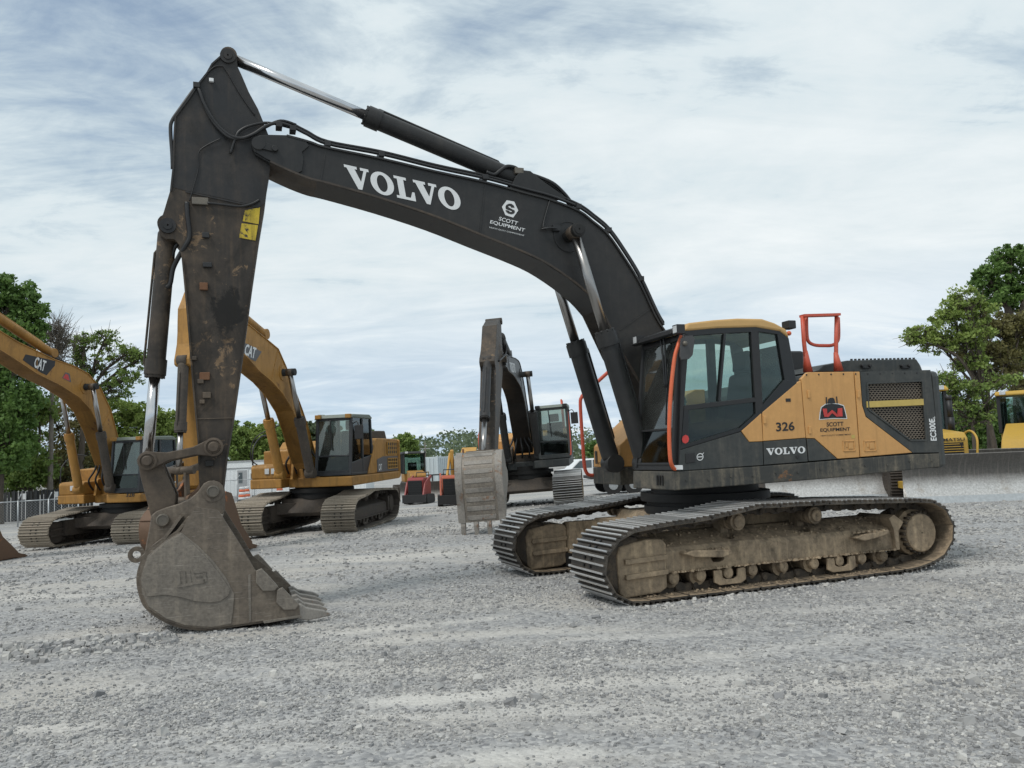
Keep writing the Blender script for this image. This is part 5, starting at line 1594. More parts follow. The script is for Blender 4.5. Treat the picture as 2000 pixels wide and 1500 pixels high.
    if strips:
        L = [B(p) for p in BK_SHELL]
        dd = np.concatenate([[0], np.cumsum([math.dist(a, b) for a, b in zip(L, L[1:])])])
        def pt(t): return np.array([np.interp(t, dd, [p[0] for p in L]), np.interp(t, dd, [p[1] for p in L])])
        for i in range(9):
            t = dd[-1] * (.30 + .66 * i / 8)
            a, b = pt(t - .045), pt(t + .045)
            d = (b - a) / np.linalg.norm(b - a); n = np.array([-d[1], d[0]])
            mb = MB()
            mb.prism([tuple(a + n * .004), tuple(b + n * .004), tuple(b + n * .04), tuple(a + n * .04)], -hw * .62, hw * .62)
            mb.build('wear_strip', M[c['strip']], bk, .006)
        for sg in (1, -1):
            mb = MB()
            ribbon(mb, [tuple(p) for p in (pt(t) for t in np.linspace(dd[-1] * .25, dd[-1], 16))], *sorted((sg * hw * .72, sg * (hw + .012))), .045, 0, 1)
            mb.build('edge_strip', M[c['strip']], bk)
    return bo, ar
def bg_cab(root, x0, x1, y0, y1, z0, z1, c):
    mb = MB()
    mb.box(x0, x1, y0, y1, z0, z0 + .06)
    mb.box(x0 - .004, x0 + .06, y0 + .002, y1 - .002, z0 + .01, z0 + .75)
    cab_ = mb.build('cab', M[c['cab']], root, .01)
    rk = .14
    def fx(z): return x1 - rk * (z - z0) / (z1 - z0)
    t = .075
    for yy in (y0, y1 - t):
        MB().prism([(x1, z0), (fx(z1), z1), (fx(z1) - t, z1), (x1 - t, z0)], yy, yy + t).build('pillar', M[c['cab']], cab_, .015)
        MB().prism([(x0, z0), (x0 + .10, z1), (x0 + .10 + t, z1), (x0 + t, z0)], yy, yy + t).build('pillar', M[c['cab']], cab_, .015)
        MB().box((x0 + x1) / 2 - .10, (x0 + x1) / 2 - .02, yy + .002, yy + t - .002, z0 + .06, z1).build('pillar', M[c['cab']], cab_, .01)
        yi = yy + t / 2
        MB().prism([(x1 - t, z0 + .30), (fx(z1) - t, z1), ((x0 + x1) / 2 - .02, z1), ((x0 + x1) / 2 - .02, z0 + .30)], yi - .003, yi + .003).build('window_pane', M['glass'], cab_)
        MB().prism([((x0 + x1) / 2 - .10, z0 + .5), ((x0 + x1) / 2 - .10, z1), (x0 + .10 + t, z1), (x0 + t, z0 + .5)], yi - .003, yi + .003).build('window_pane', M['glass'], cab_)
        MB().prism([(x1 - .02, z0 + .0), (x1 - .03, z0 + .30), (x0 + t, z0 + .5), (x0 + t, z0)], yy + .01, yy + t - .01).build('door_panel', M[c['cab']], cab_, .01)
    zs_ = z0 + (z1 - z0) * .34
    def q(z, y): return (fx(z) - .03, y, z)
    MB().plate([q(zs_ + .02, y0 + t), q(zs_ + .02, y1 - t), q(z1 - .02, y1 - t), q(z1 - .02, y0 + t)], .006).build('windscreen', M['glasswind'], cab_)
    MB().plate([q(z0 + .12, y0 + t), q(z0 + .12, y1 - t), q(zs_ - .02, y1 - t), q(zs_ - .02, y0 + t)], .006).build('windscreen', M['glassdark'], cab_)
    for zz_, hh in ((zs_, .04), (z0 + .09, .08), (z1 - .03, .07)): MB().bar(q(zz_, y0 + t), q(zz_, y1 - t), .045, hh).build('windscreen_bar', M[c['cab']], cab_, .01)
    MB().prism([(fx(z1) + .03, z1), (fx(z1) - .05, z1 + .09), (x0 + .25, z1 + .12), (x0 + .06, z1 + .05), (x0 + .08, z1)], y0 - .01, y1 + .01).build('roof', M[c['roof']], cab_, .03)
    for yy in (y0 + .08, y1 - .08):
        MB().box(fx(z1) - .02, fx(z1) + .09, yy - .07, yy + .07, z1 - .01, z1 + .09).build('work_lamp', M[c['lamp']], cab_, .01)
    mb = MB()
    mb.prism([(x0 + .55, z0 + .35), (x0 + .98, z0 + .35), (x0 + .98, z0 + .46), (x0 + .60, z0 + .48), (x0 + .45, z0 + 1.15), (x0 + .36, z0 + 1.15), (x0 + .45, z0 + .35)], y0 + .25, y1 - .25)
    mb.prism([(x0 + .44, z0 + 1.17), (x0 + .44, z0 + 1.42), (x0 + .36, z0 + 1.42), (x0 + .36, z0 + 1.17)], y0 + .35, y1 - .35)
    mb.build('seat', M['seat'], cab_, .03)
    mb = MB()
    mb.tube([(fx(z1 - .2) + .02, y0 + .40, z1 - .05), (fx(z1 - .4) + .02, y0 + .42, z1 - .4), (fx(z1 - .8) + .01, y0 + .45, zs_ + .15)], .015, 6)
    mb.build('wiper', M['black2'], cab_)
    mb = MB()
    mb.tube([(fx(z1) - .1, y1, z1 - .15), (fx(z1) + .02, y1 + .14, z1 - .12), (fx(z1) + .04, y1 + .2, z1 - .25)], .014, 6)
    mb.box(fx(z1) + .01, fx(z1) + .06, y1 + .08, y1 + .30, z1 - .55, z1 - .20)
    mb.build('mirror', M['black'], cab_, .01)
    return cab_
def bg_house(root, xo, c, hood=True):
    mb = MB()
    mb.prism([(xo + 1.30, 1.10), (xo + 1.30, 1.34), (xo - 2.5, 1.36), (xo - 2.5, 1.16)], .35, 1.42)
    mb.prism([(xo + .65, 1.08), (xo + .65, 1.335), (xo - 2.5, 1.355), (xo - 2.5, 1.15)], -.56, .348)
    mb.prism([(xo + 1.05, 1.09), (xo + 1.05, 1.338), (xo - 2.5, 1.352), (xo - 2.5, 1.155)], -1.42, -.562)
    mb.build('deck', M[c['deck']], root, .03)
    mb = MB()
    mb.prism([(xo - .52, 1.36), (xo - .52, 2.12), (xo - .75, 2.30), (xo - 2.52, 2.30), (xo - 2.52, 1.36)], -1.38, 1.36)
    h = mb.build('engine_house', M[c['house']], root, .03)
    pl = [(xo - 2.52, 1.42), (xo - 2.62, 1.41), (xo - 2.95, .9), (xo - 3.05, 0), (xo - 2.95, -.9), (xo - 2.62, -1.41), (xo - 2.52, -1.42)]
    MB().prismz(pl, 1.18, 2.28).build('counterweight', M[c['cw']], root, .05)
    mb = MB()
    mb.prism([(xo - .50, 1.36), (xo + .05, 1.36), (xo - .50, 2.08)], 1.30, 1.375)
    mb.build('side_panel', M[c['house']], root, .01)
    p_ = MB().prism([(xo - .70, 1.38), (xo - .70, 1.72), (xo - 1.2, 1.80), (xo - 2.48, 1.80), (xo - 2.48, 1.38)], 1.355, 1.375).build('side_panel', M[c['panel']], root, .006)
    for z0, z1, x0, x1, mt in ((1.46, 1.74, -2.38, -1.55, 'deep'), (1.86, 2.20, -2.38, -1.55, c['grille'])):
        g_ = MB().box(xo + x0, xo + x1, 1.362, 1.380, z0, z1).build('grille', M[mt], root)
        for i in range(6): 
            xx = xo + x0 + (x1 - x0) * i / 5
            MB().box(xx - .012, xx + .012, 1.381, 1.392, z0, z1).build('bar', M[c['gbar']], g_)
        for i in range(4):
            zz_ = z0 + (z1 - z0) * i / 3
            MB().box(xo + x0, xo + x1, 1.3815, 1.3935, zz_ - .011, zz_ + .011).build('bar', M[c['gbar']], g_)
    if hood: MB().prism([(xo - 1.0, 2.30), (xo - 1.08, 2.52), (xo - 2.2, 2.54), (xo - 2.35, 2.30)], .1, 1.1).build('hood', M['muddark'], root, .03)
    mb = MB()
    mb.prism([(xo + 1.02, 1.34), (xo + 1.04, 1.62), (xo + .98, 1.70), (xo + .40, 1.72), (xo + .40, 1.34)], -1.40, -.60)
    t = mb.build('tool_box', M[c['tank']], root, .03)
    MB().prism([(xo + .38, 1.34), (xo + .38, 2.05), (xo - .5, 2.10), (xo - .5, 1.34)], -1.38, -.62).build('fuel_tank', M[c['tank']], root, .03)
    for yy in (-.78, -.95):
        MB().box(xo + 1.04, xo + 1.055, yy - .06, yy + .06, 1.46, 1.60).build('head_lamp', M['lampglass'], t, .01)
    mb = MB()
    for yy in (-.42, .32): mb.prism([(xo + .85, 1.3), (xo + .75, 1.75), (xo + .35, 1.85), (xo + .0, 1.3)], yy, yy + .07)
    mb.box(xo - .5, xo + .6, -.34, .32, 1.30, 1.55)
    mb.build('boom_bracket', M[c['arm']], root, .01)
    mb = MB()
    for k in range(5):
        yy = -.5 + k * .22
        mb.tube([(xo + .75, yy, 1.45), (xo + 1.0, yy + .05, 1.72), (xo + .95, yy * .6, 2.0), (xo + .9, yy * .4, 2.35)], .028, 6)
    mb.build('hose', M['rubber'], root)
    mb = MB()
    mb.tube([(xo + 1.0, -1.36, 1.70), (xo + .95, -1.36, 2.15), (xo + .5, -1.36, 2.45), (xo + .0, -1.36, 2.45)], .02, 6)
    mb.build('hand_rail', M[c['rail']], root)
def excavator(label, x, y, z, yaw, tyaw, gauge, w, scale=1.0, shoe=('shoetan', 'shoetan', 'deep', 'muddark'), frame='muddark'):
    r = thing('excavator', label, 'excavator', (x, y, z), R(yaw))
    r.scale = (scale,) * 3
    undercarriage(r, R(tyaw - yaw), w, gauge, shoe, frame, 'muddark', False)
    return r
CATC = dict(boom='cat', boomunder='cat', arm='cat', cyl='cat', cyl2='muddark', bcyl='muddark', bucket='rustdark', cab='navy', roof='cab_green', lamp='cat', deck='cat', house='cat', cw='cat', panel='decalgrey', grille='muddark', gbar='catold', tank='cat', rail='black')
# nearer yellow machine on the left, number 328
F1 = Frame(-11.3, 24.2, 258, -.36)
C1 = excavator('yellow excavator numbered 328 at the left edge, its boom leaving the picture', -11.3, 24.2, -.36, 258, 264, 2.62, .86)
t1 = [(6.15, 5.62), (5.6, 5.58)] + F1.prof(.27, [(0, 646), (36, 668), (72, 685), (108, 702), (144, 714), (173, 730), (197, 759), (216, 800), (230, 853)]) + [(.66, 2.2), (.47, 1.75), (.55, 1.6), (.72, 1.57)]
b1 = [(.98, 1.8), (1.27, 2.4)] + F1.prof(.27, [(197, 841), (178, 802), (154, 776), (120, 754), (72, 730), (14, 692)]) + [(5.5, 5.10), (6.15, 5.32)]
bo1, ar1 = front_works(C1, t1, b1, .27, (6.0, 5.48), (5.78, 1.40), 0, .74, CATC, armfoot=F1.prof(0, [(100, 690)])[0], lift=F1.prof(.5, [(181, 755)])[0], foot=(1.52, 1.5), ycyl=.50)
bg_house(C1, .20, CATC)
bg_cab(C1, -.25, 1.50, .42, 1.38, 1.36, 2.80, CATC)
def P1(u, v, Y): return tuple(F1.y(u, v, Y))
Y1 = .272
decal('decal', [([P1(u, v, Y1) for u, v in ((44, 703), (50, 692), (108, 705), (107, 714), (91, 733), (80, 728), (62, 716))], 0)], [M['decalblack']], bo1)
put_text('lettering', glyphs('CAT', .03), P1(65, 717, Y1), P1(86, 726, Y1), P1(70, 696, Y1), (0, 1, 0), M['white'], bo1, .006)
decal('company_emblem', [([P1(u, v, Y1) for u, v in ((121, 738), (128, 727), (136, 730), (139, 747))], 0), ([P1(u, v, Y1) for u, v in ((123, 738), (128, 730), (133, 732), (136, 744))], 1)], [M['decalgrey'], M['decalred']], bo1)
q = F1.x(246, 968, 1.503)
put_text('lettering', glyphs('328', .02), F1.x(246, 970.5, 1.503), F1.x(263, 970, 1.503), F1.x(246, 963, 1.503), (1, 0, 0), M['decalblack'], C1, .003)
put_text('lettering', glyphs('CAT', .03), (.16, 1.383, 1.40), (-.12, 1.383, 1.40), (.16, 1.383, 1.60), (0, 1, 0), M['white'], C1, .003)
# yellow machine behind the arm
F2 = Frame(-5.167, 21.97, 260, -.09)
C2 = excavator('yellow excavator with dirty cab glass half hidden behind the big arm and bucket', -5.167, 21.97, -.09, 260, 265.5, 2.25, .82)
t2 = [(5.80, 4.76), (5.2, 4.86)] + F2.prof(.22, [(484, 632), (512, 655), (543, 681), (558, 715), (575, 760), (590, 800), (600, 830)]) + [(1.02, 2.1), (.82, 1.72), (.90, 1.58), (1.06, 1.55)]
b2 = [(1.32, 1.70)] + F2.prof(.22, [(585, 840), (572, 803), (552, 770), (530, 745), (505, 724), (484, 700)]) + [(5.1, 4.26), (5.80, 4.46)]
bo2, ar2 = front_works(C2, t2, b2, .22, (5.65, 4.60), (6.09, 1.37), 0, .74, CATC, armfoot=(3.2, 4.72), lift=F2.prof(.4, [(566, 727)])[0], foot=(1.62, 1.45), ycyl=.40)
bg_house(C2, .18, CATC)
bg_cab(C2, -.28, 1.38, .40, 1.36, 1.36, 2.80, CATC)
def P2(u, v, Y): return tuple(F2.y(u, v, Y))
decal('decal', [([P2(u, v, .222) for u, v in ((470, 668), (484, 672), (511, 687), (499, 706), (484, 699), (470, 690))], 0)], [M['decalgrey']], bo2)
put_text('lettering', glyphs('CAT', .03), P2(476, 693, .222), P2(497, 701, .222), P2(480, 671, .222), (0, 1, 0), M['white'], bo2, .006)
put_text('lettering', glyphs('CAT', .03), (-.60, 1.378, 1.42), (-.86, 1.378, 1.42), (-.60, 1.378, 1.60), (0, 1, 0), M['white'], C2, .003)
MB().tube([(1.05, -1.3, 1.7), (1.3, -1.35, 1.9), (1.32, -1.2, 2.4), (1.0, -.7, 2.7)], .015, 6).build('aerial_cable', M['rubber'], C2)
# charcoal machine facing the camera in the middle
DVC = dict(boom='dark', boomunder='under', arm='arm', cyl='dark', cyl2='dark', bcyl='armclean', bucket='bucketlight', strip='palesteel', cab='dark_side', roof='cab_green', lamp='black', deck='dark_side', house='yellow', cw='dark_side', panel='dark_side', grille='muddark', gbar='dark_side', tank='yellow', rail='red')
DV = excavator('charcoal excavator in the middle facing the camera, pale ribbed bucket curled down', .45, 28.1, -.05, 263.9, 265, 2.59, .86, 1.06, ('shoe', 'grouser', 'deep', 'mud'), 'mud')
Bt, Bk = (AP_BOOM, (.44, 1.72))
Tdv = sim((.44, 1.72), AP_BOOM, (.44, 1.72), (6.20, 3.95))
dt = [Tdv(p) for p in b_tip + b_top + b_foot[:4]]
db = [Tdv(p) for p in b_foot[4:] + b_bot]
DV.rotation_euler[0] = R(2.4)
bo3, ar3 = front_works(DV, dt, db, .25, (6.20, 3.95), (9.25, 1.10), 86, .46, DVC, 4, armfoot=Tdv((2.40, 5.02)), strips=True, lift=Tdv((bp[0], bp[2])), foot=(1.10, 1.45), ycyl=.47, bs=.86)
bg_house(DV, .0, DVC)
bg_cab(DV, -.44, 1.28, .50, 1.50, 1.36, 2.92, DVC)
def fl(p, q): return (p[0], .252, p[1])
w0, w1, wt = Tdv(UP.prof(HB, [(679, 366)])[0]), Tdv(UP.prof(HB, [(903, 414)])[0]), Tdv(UP.prof(HB, [(671, 320)])[0])
put_text('lettering', slab_word(), (w0[0], .252, w0[1]), (w1[0], .252, w1[1]), (wt[0], .252, wt[1]), (0, 1, 0), M['white'], bo3, .006)
mb = MB()
mb.tube([(1.26, 1.47, 1.42), (1.24, 1.50, 1.6), (1.12, 1.50, 2.6), (1.05, 1.46, 2.85)], .024, 8)
mb.build('hand_rail', M['red'], DV)
mb = MB()
mb.tube([(-.7, 1.25, 2.3), (-.7, 1.25, 3.25)], .03, 8, smooth_path=False); mb.tube([(-1.2, 1.25, 2.3), (-1.2, 1.25, 3.25)], .03, 8, smooth_path=False); mb.tube([(-.7, 1.25, 3.25), (-1.2, 1.25, 3.25)], .03, 8, smooth_path=False)
mb.build('guard_rail', M['red'], DV)

# ------------------------------------------------------------------ bulldozers
def bulldozer(label, x, y, z, yaw, scale=1.0, hw=1.5, c='kom', gauge=1.95, blade=True, group=None, exhaust=True, slope=False, roofc=None):
    r = thing('bulldozer', label, 'bulldozer', (x, y, z), R(yaw), group)
    r.scale = (scale,) * 3
    for sg in (1, -1):
        yc = sg * gauge / 2
        L = [(1.35, .42), (1.30, .70), (1.1, .86), (0, .88), (-1.0, .92), (-1.35, .80), (-1.48, .5), (-1.35, .18), (-1.1, .03), (1.0, .0), (1.25, .12)]
        P_ = np.array(crom(L, 8, True))
        mb = MB()
        mb.prism([tuple(p) for p in P_], yc - .26, yc + .26)
        n = len(P_)
        for i in range(0, n, 2):
            t = P_[(i + 1) % n] - P_[i - 1]; t /= np.linalg.norm(t); q = np.array([t[1], -t[0]])
            if q @ (P_[i] - np.array([0, .45])) < 0: q = -q
            a = P_[i]
            mb.prism([tuple(a - t * .02), tuple(a + t * .02), tuple(a + t * .012 + q * .05), tuple(a - t * .012 + q * .05)], yc - .25, yc + .25)
        tk_ = mb.build('track', M['muddark'], r)
        mb = MB(); mb.prism([(1.1, .25), (1.1, .62), (-1.1, .66), (-1.2, .25)], yc - .28, yc + .28); mb.build('track_frame', M['muddark'], r, .02)
        MB().bar((-.6, yc, .45), (2.5, sg * (hw * .78), .38), .14, .18).build('push_arm', M[c], r, .01)
    mb = MB()
    mb.box(-1.5, .7, -gauge / 2 + .28, gauge / 2 - .28, .55, 1.15)
    mb.build('chassis', M['muddark'], r, .02)
    nose = [(1.75, .85), (1.75, 1.55), (1.60, 1.72), (.25, 1.85), (.25, .85)] if not slope else [(1.85, .85), (1.80, 1.15), (1.55, 1.45), (.25, 1.98), (.25, .85)]
    h = MB().prism(nose, -.50, .50).build('hood', M[c], r, .04)
    MB().box(1.755, 1.77, -.36, .36, 1.0, 1.46).build('grille', M['deep'], h) if not slope else MB().prism([(1.3, 1.0), (1.3, 1.35), (.6, 1.6), (.5, 1.0)], .502, .512).build('grille', M['deep'], h)
    for i in range(7):
        if not slope: MB().box(1.77, 1.78, -.36, .36, 1.02 + i * .065, 1.04 + i * .065).build('bar', M[c], h)
    if exhaust:
        mb = MB(); mb.cyl((.75, .55, 1.8), (.75, .55, 2.15), .085, n=14); mb.cyl((.75, .55, 2.15), (.70, .55, 2.65), .075, n=14); mb.cyl((.70, .55, 2.62), (.70, .55, 2.75), .085, n=14)
        mb.build('exhaust_stack', M['black'], r)
    x0, x1, y0, y1, z0, z1 = -1.25, .22, -.66, .66, 1.15, 2.90
    cb = MB().box(x0, x1, y0, y1, z0, z0 + .5).build('cab', M[c], r, .03)
    for px, py in ((x0, y0), (x0, y1), (x1, y0), (x1, y1), (-.45, y0), (-.45, y1)):
        MB().box(px - .05, px + .05, py - .05, py + .05, z0 + .5, z1).build('pillar', M['black'], cb, .01)
    for yy in (y0, y1): MB().box(x0 + .05, x1 - .05, yy - .004, yy + .004, z0 + .5, z1 - .05).build('window_pane', M['glass'], cb)
    for xx in (x0, x1): MB().box(xx - .004, xx + .004, y0 + .05, y1 - .05, z0 + .5, z1 - .05).build('window_pane', M['glass'], cb)
    MB().prism([(x0 - .10, z1), (x0 - .05, z1 + .12), (x1, z1 + .15), (x1 + .14, z1 + .06), (x1 + .14, z1)], y0 - .08, y1 + .08).build('roof', M[roofc or c], cb, .04)
    for yy in (-.5, .5): MB().box(x1 + .10, x1 + .2, yy - .09, yy + .09, z1 + .03, z1 + .15).build('work_lamp', M['amber'] if False else M['lampglass'], cb, .01)
    MB().prism([(-.7, 1.6), (-.25, 1.62), (-.3, 1.72), (-.62, 1.75), (-.75, 2.35), (-.85, 2.35)], -.28, .28).build('seat', M['seat'], cb, .03)
    if blade:
        mb = MB()
        pr = [(2.86, .0), (2.74, .14), (2.62, .32), (2.545, .52), (2.53, .72), (2.58, .92), (2.69, 1.09), (2.76, 1.17)]
        ribbon(mb, crom(pr, 4), -hw, hw, .03, 0, 1)
        bl = mb.build('blade', M['blade'], r)
        bl.data.polygons.foreach_set('use_smooth', [False] * len(bl.data.polygons))
        MB().prism([(2.885, -.02), (2.86, -.02), (2.735, .15), (2.765, .155)], -hw - .03, hw + .03).build('cutting_edge', M['galv'], bl)
        for sg in (1, -1):
            e = sorted((sg * hw, sg * (hw + .03)))
            MB().prism([(2.89, .0)] + pr[1:] + [(2.50, 1.10), (2.48, .1)], *e).build('end_plate', M['blade'], bl)
        MB().box(2.32, 2.48, -hw * .9, hw * .9, .30, .85).build('blade_back', M[c], bl, .02)
    mb = MB(); mb.tube([(1.3, .5, 1.6), (1.6, .62, 1.75), (1.95, .62, 1.55), (2.05, .55, 1.1)], .03, 6); mb.build('hose', M['kom'], r)
    return r
p_ = np.array([11.28, 20.5]); hd_ = np.array([math.cos(R(266)), math.sin(R(266))])
c_ = p_ - 2.78 * hd_
D1 = bulldozer('yellow bulldozer with tall exhaust behind its wide grey blade, right of the big excavator', c_[0], c_[1], 0, 266, hw=1.50, gauge=2.3, group='bulldozers parked on the right')
put_text('lettering', glyphs('KOMATSU', .02), (1.765, -.40, 1.50), (1.765, .40, 1.50), (1.765, -.40, 1.58), (1, 0, 0), M['decalblack'], D1, .004)
put_text('lettering', glyphs('7', .02), (1.78, .26, 1.30), (1.78, .36, 1.30), (1.78, .26, 1.44), (1, 0, 0), M['decalblack'], D1, .004)
p_ = np.array(at(1607, 22.4)[:2]); c_ = p_ - 2.78 * hd_
D2 = bulldozer('bulldozer hidden behind the big excavator, only its bright scraped blade showing below', c_[0], c_[1], 0, 266, hw=1.62, group='bulldozers parked on the right')
D3 = bulldozer('yellow bulldozer with sloping nose cut off by the right edge', 16.95, 27.3, 0, 232, 1.0, 1.5, 'kom', slope=True, exhaust=False, group='bulldozers parked on the right')
x_, y_, z_ = at(803, 45)
D4 = bulldozer('small black and yellow bulldozer beyond the yellow excavator', x_, y_, z_, 285, .86, 1.2, 'cat', exhaust=False, roofc='black')

# ------------------------------------------------------------------ things at the back of the yard
# two compact ride-behind loaders
def mini(label, u, D, col, yaw, group='compact loaders at the back'):
    x, y, z = at(u, D)
    r = thing('compact_loader', label, 'loader', (x, y, z), R(yaw), group)
    b = MB(); b.prism([(.75, .25), (.72, 1.12), (.55, 1.22), (-.6, 1.18), (-.75, .9), (-.75, .25)], -.38, .38)
    body = b.build('body', M[col], r, .03)
    MB().box(.755, .79, -.33, .33, .30, 1.08).build('front_panel', M['black2'], body, .01)
    mb = MB()
    for i in range(6): mb.box(.79, .80, -.3, .3, .36 + i * .11, .39 + i * .11)
    tag(mb.build('grille_bars', M['black'], body), kind='stuff')
    for sg in (1, -1):
        e = sorted((sg * .39, sg * .46))
        MB().prism([(.95, .30), (1.0, .45), (.6, 1.0), (-.55, 1.30), (-.62, 1.18), (.45, .85), (.80, .30)], *e).build('lift_arm', M[col], r, .015)
        e = sorted((sg * .34, sg * .56))
        lp = [tuple(q) for q in crom([(.75, .2), (.6, .40), (0, .44), (-.6, .40), (-.75, .2), (-.6, .02), (.6, .02)], 5, True)]
        MB().prism(lp, *e).build('track', M['tyre'], r)
    mb = MB(); mb.tube([(-.6, -.3, 1.15), (-.72, -.3, 1.42), (-.72, .3, 1.42), (-.6, .3, 1.15)], .025, 6, smooth_path=False); mb.build('grab_bar', M['black'], r)
    mb = MB(); mb.box(.92, 1.02, -.55, .55, .08, .45); mb.build('attachment_plate', M['black'], r, .01)
    return r
mini('dark red compact loader with black front, left of the pair at the back', 812, 38.5, 'redpaint', 262)
mini('orange framed compact loader with black front, beside the rusty yellow machine', 874, 33.5, 'orangepaint', 275)
# old yellow crawler loader with rusty radiator
x_, y_, z_ = at(908, 43)
r = thing('crawler_loader', 'old yellow loader with rusty radiator behind the pale ribbed bucket', 'loader', (x_, y_, z_), R(268))
for sg in (1, -1):
    lp = [tuple(q) for q in crom([(1.3, .4), (1.1, .82), (0, .86), (-1.1, .82), (-1.35, .4), (-1.1, .02), (1.05, .02)], 6, True)]
    MB().prism(lp, *sorted((sg * .62, sg * 1.05))).build('track', M['rust'], r)
bd = MB().prism([(1.2, .6), (1.2, 2.02), (.9, 2.12), (-1.3, 2.1), (-1.3, .6)], -.58, .58).build('hood', M['catold'], r, .04)
MB().box(1.205, 1.24, -.42, .42, .75, 1.78).build('radiator', M['rust'], bd, .01)
for i in range(5): MB().box(1.24, 1.255, -.40 + i * .2 - .012, -.40 + i * .2 + .012, .75, 1.78).build('bar', M['rustdark'], bd)
for sg in (1, -1):
    MB().prism([(.95, 1.0), (1.15, 2.45), (.80, 2.50), (.55, 1.0)], *sorted((sg * .64, sg * .80))).build('lift_tower', M['catold'], r, .03)
    MB().prism([(.6, 2.35), (2.2, 1.2), (2.6, .5), (2.4, .45), (2.0, 1.1), (.5, 2.1)], *sorted((sg * .82, sg * .92))).build('lift_arm', M['catold'], r, .02)
MB().cyl((.3, -.2, 2.1), (.3, -.2, 2.5), .06, n=10).build('exhaust_stack', M['rust'], r)
MB().prism([(-.3, 2.10), (-.3, 2.35), (-1.2, 2.6), (-1.25, 2.1)], -.4, .4).build('seat_box', M['catold'], r, .03)
# pale shipping container
x_, y_, z_ = at(818, 58)
r = thing('shipping_container', 'pale blue-white shipping container behind the small bulldozer', 'container', (x_, y_, z_), R(-14))
b = MB(); b.box(-1.2, 1.2, 0, 6.0, .10, 2.5)
cb = b.build('shell', M['container'], r, .03)
for i in range(9):
    xx = -1.1 + i * .275
    MB().box(xx - .06, xx + .06, -.04, -.002, .2, 2.4).build('corrugation', M['container'], cb)
for i in range(14):
    yy = .3 + i * .42
    MB().box(1.202, 1.24, yy - .1, yy + .1, .2, 2.4).build('corrugation', M['container'], cb)
for xx in (-1.15, 1.15): MB().box(xx - .08, xx + .08, -.06, .12, 0, 2.55).build('corner_post', M['container'], cb, .01)
# dark steel rack
x_, y_, z_ = at(846, 50)
r = thing('steel_rack', 'dark steel frame rack standing between the two compact loaders', 'rack', (x_, y_, z_), R(-6))
for i in range(4): MB().box(-.75 + i * .5 - .04, -.75 + i * .5 + .04, -.05, .05, 0, 1.3).build('upright', M['slat'], r)
for zz_ in (.35, .8, 1.26): MB().box(-.8, .8, -.06, .06, zz_ - .04, zz_ + .04).build('rail', M['slat'], r)
MB().box(-.8, .8, .06, .9, .3, .38).build('shelf', M['slat'], r)
# white site office
x_, y_, z_ = at(492, 66)
r = thing('site_office', 'long white site office trailer with a recessed door behind the yellow excavator', 'trailer', (x_, y_, z_), R(-2))
w = MB(); w.box(-9, 9, 0, 3.2, .35, 3.0); wall = w.build('wall', M['trailer'], r)
for i in range(60):
    xx = -8.85 + i * .3
    MB().box(xx - .012, xx + .012, -.02, -.001, .4, 2.55).build('batten', M['trailer'], wall)
MB().box(-9.05, 9.05, -.05, -.021, 2.56, 3.05).build('fascia', M['trailer'], wall)
MB().box(-9.05, 9.05, -.058, -.051, 2.53, 2.60).build('trim', M['trim'], wall)
MB().box(-9.1, 9.1, -.1, 3.3, 3.05, 3.15).build('roof', M['trim'], wall)
dx = (469 - 492) / FOC * 66
MB().box(dx - .48, dx + .48, -.045, -.021, .40, 2.45).build('door_frame', M['trailer'], wall)
dd_ = MB().box(dx - .40, dx + .40, -.06, -.046, .45, 2.38).build('door', M['trim'], wall)
MB().box(dx - .30, dx + .02, -.068, -.061, 1.35, 2.2).build('window', M['pane'], dd_)
for u in (488, 514):
    wx = (u - 492) / FOC * 66
    MB().box(wx - .10, wx + .10, -.05, -.022, 1.1, 2.1).build('window', M['pane'], wall)
for i in range(7): MB().box(-8.5 + i * 2.8 - .15, -8.5 + i * 2.8 + .15, .1, .5, 0, .36).build('pier', M['trim'], r)
MB().box(dx - .6, dx + .6, -1.2, -.07, .0, .38).build('step', M['trim'], r, .02)
# galvanised chain-link fence lines
def link_fence(label, u0, u1, D0, D1, n, h):
    a, b = at(u0, D0), at(u1, D1)
    r = thing('chain_link_fence', label, 'fence', (a[0], a[1], 0))
    P_ = [(a[0] + (b[0] - a[0]) * i / n, a[1] + (b[1] - a[1]) * i / n) for i in range(n + 1)]
    top = []
    for q in P_:
        zg = float(gz(*q)); l = (q[0] - a[0], q[1] - a[1])
        mb = MB(); mb.cyl((l[0], l[1], zg - .1), (l[0], l[1], zg + h), .035, n=8); mb.cyl((l[0], l[1], zg + h), (l[0] + .22, l[1] - .1, zg + h + .32), .025, n=6)
        mb.build('post', M['galv'], r)
        top.append((l[0], l[1], zg + h - .04))
    for p, q in zip(top, top[1:]):
        MB().cyl(p, q, .028, n=6).build('top_rail', M['galv'], r)
        mb = MB()
        L_ = math.dist(p[:2], q[:2]); k = int((L_ + h) / .14)
        for sgn in (1, -1):
            for i in range(k):
                t0 = i * .14
                s0, z0_, s1, z1_ = max(0, t0 - h), min(t0, h), min(t0, L_), max(0, t0 - L_)
                if sgn < 0: z0_, z1_ = h - z0_, h - z1_
                f = lambda s_, zz_: (p[0] + (q[0] - p[0]) * s_ / L_, p[1] + (q[1] - p[1]) * s_ / L_, p[2] - h + (q[2] - p[2]) * s_ / L_ + zz_)
                mb.bar(f(s0, z0_), f(s1, z1_), .006, .006)
        tag(mb.build('wire_mesh', M['galv'], r), kind='stuff')
    return r
link_fence('galvanised chain link fence behind the tracks of excavator 328', -90, 150, 40, 42, 4, 1.30)
link_fence('galvanised chain link fence in front of the white site office', 425, 560, 60, 60, 4, 1.7)
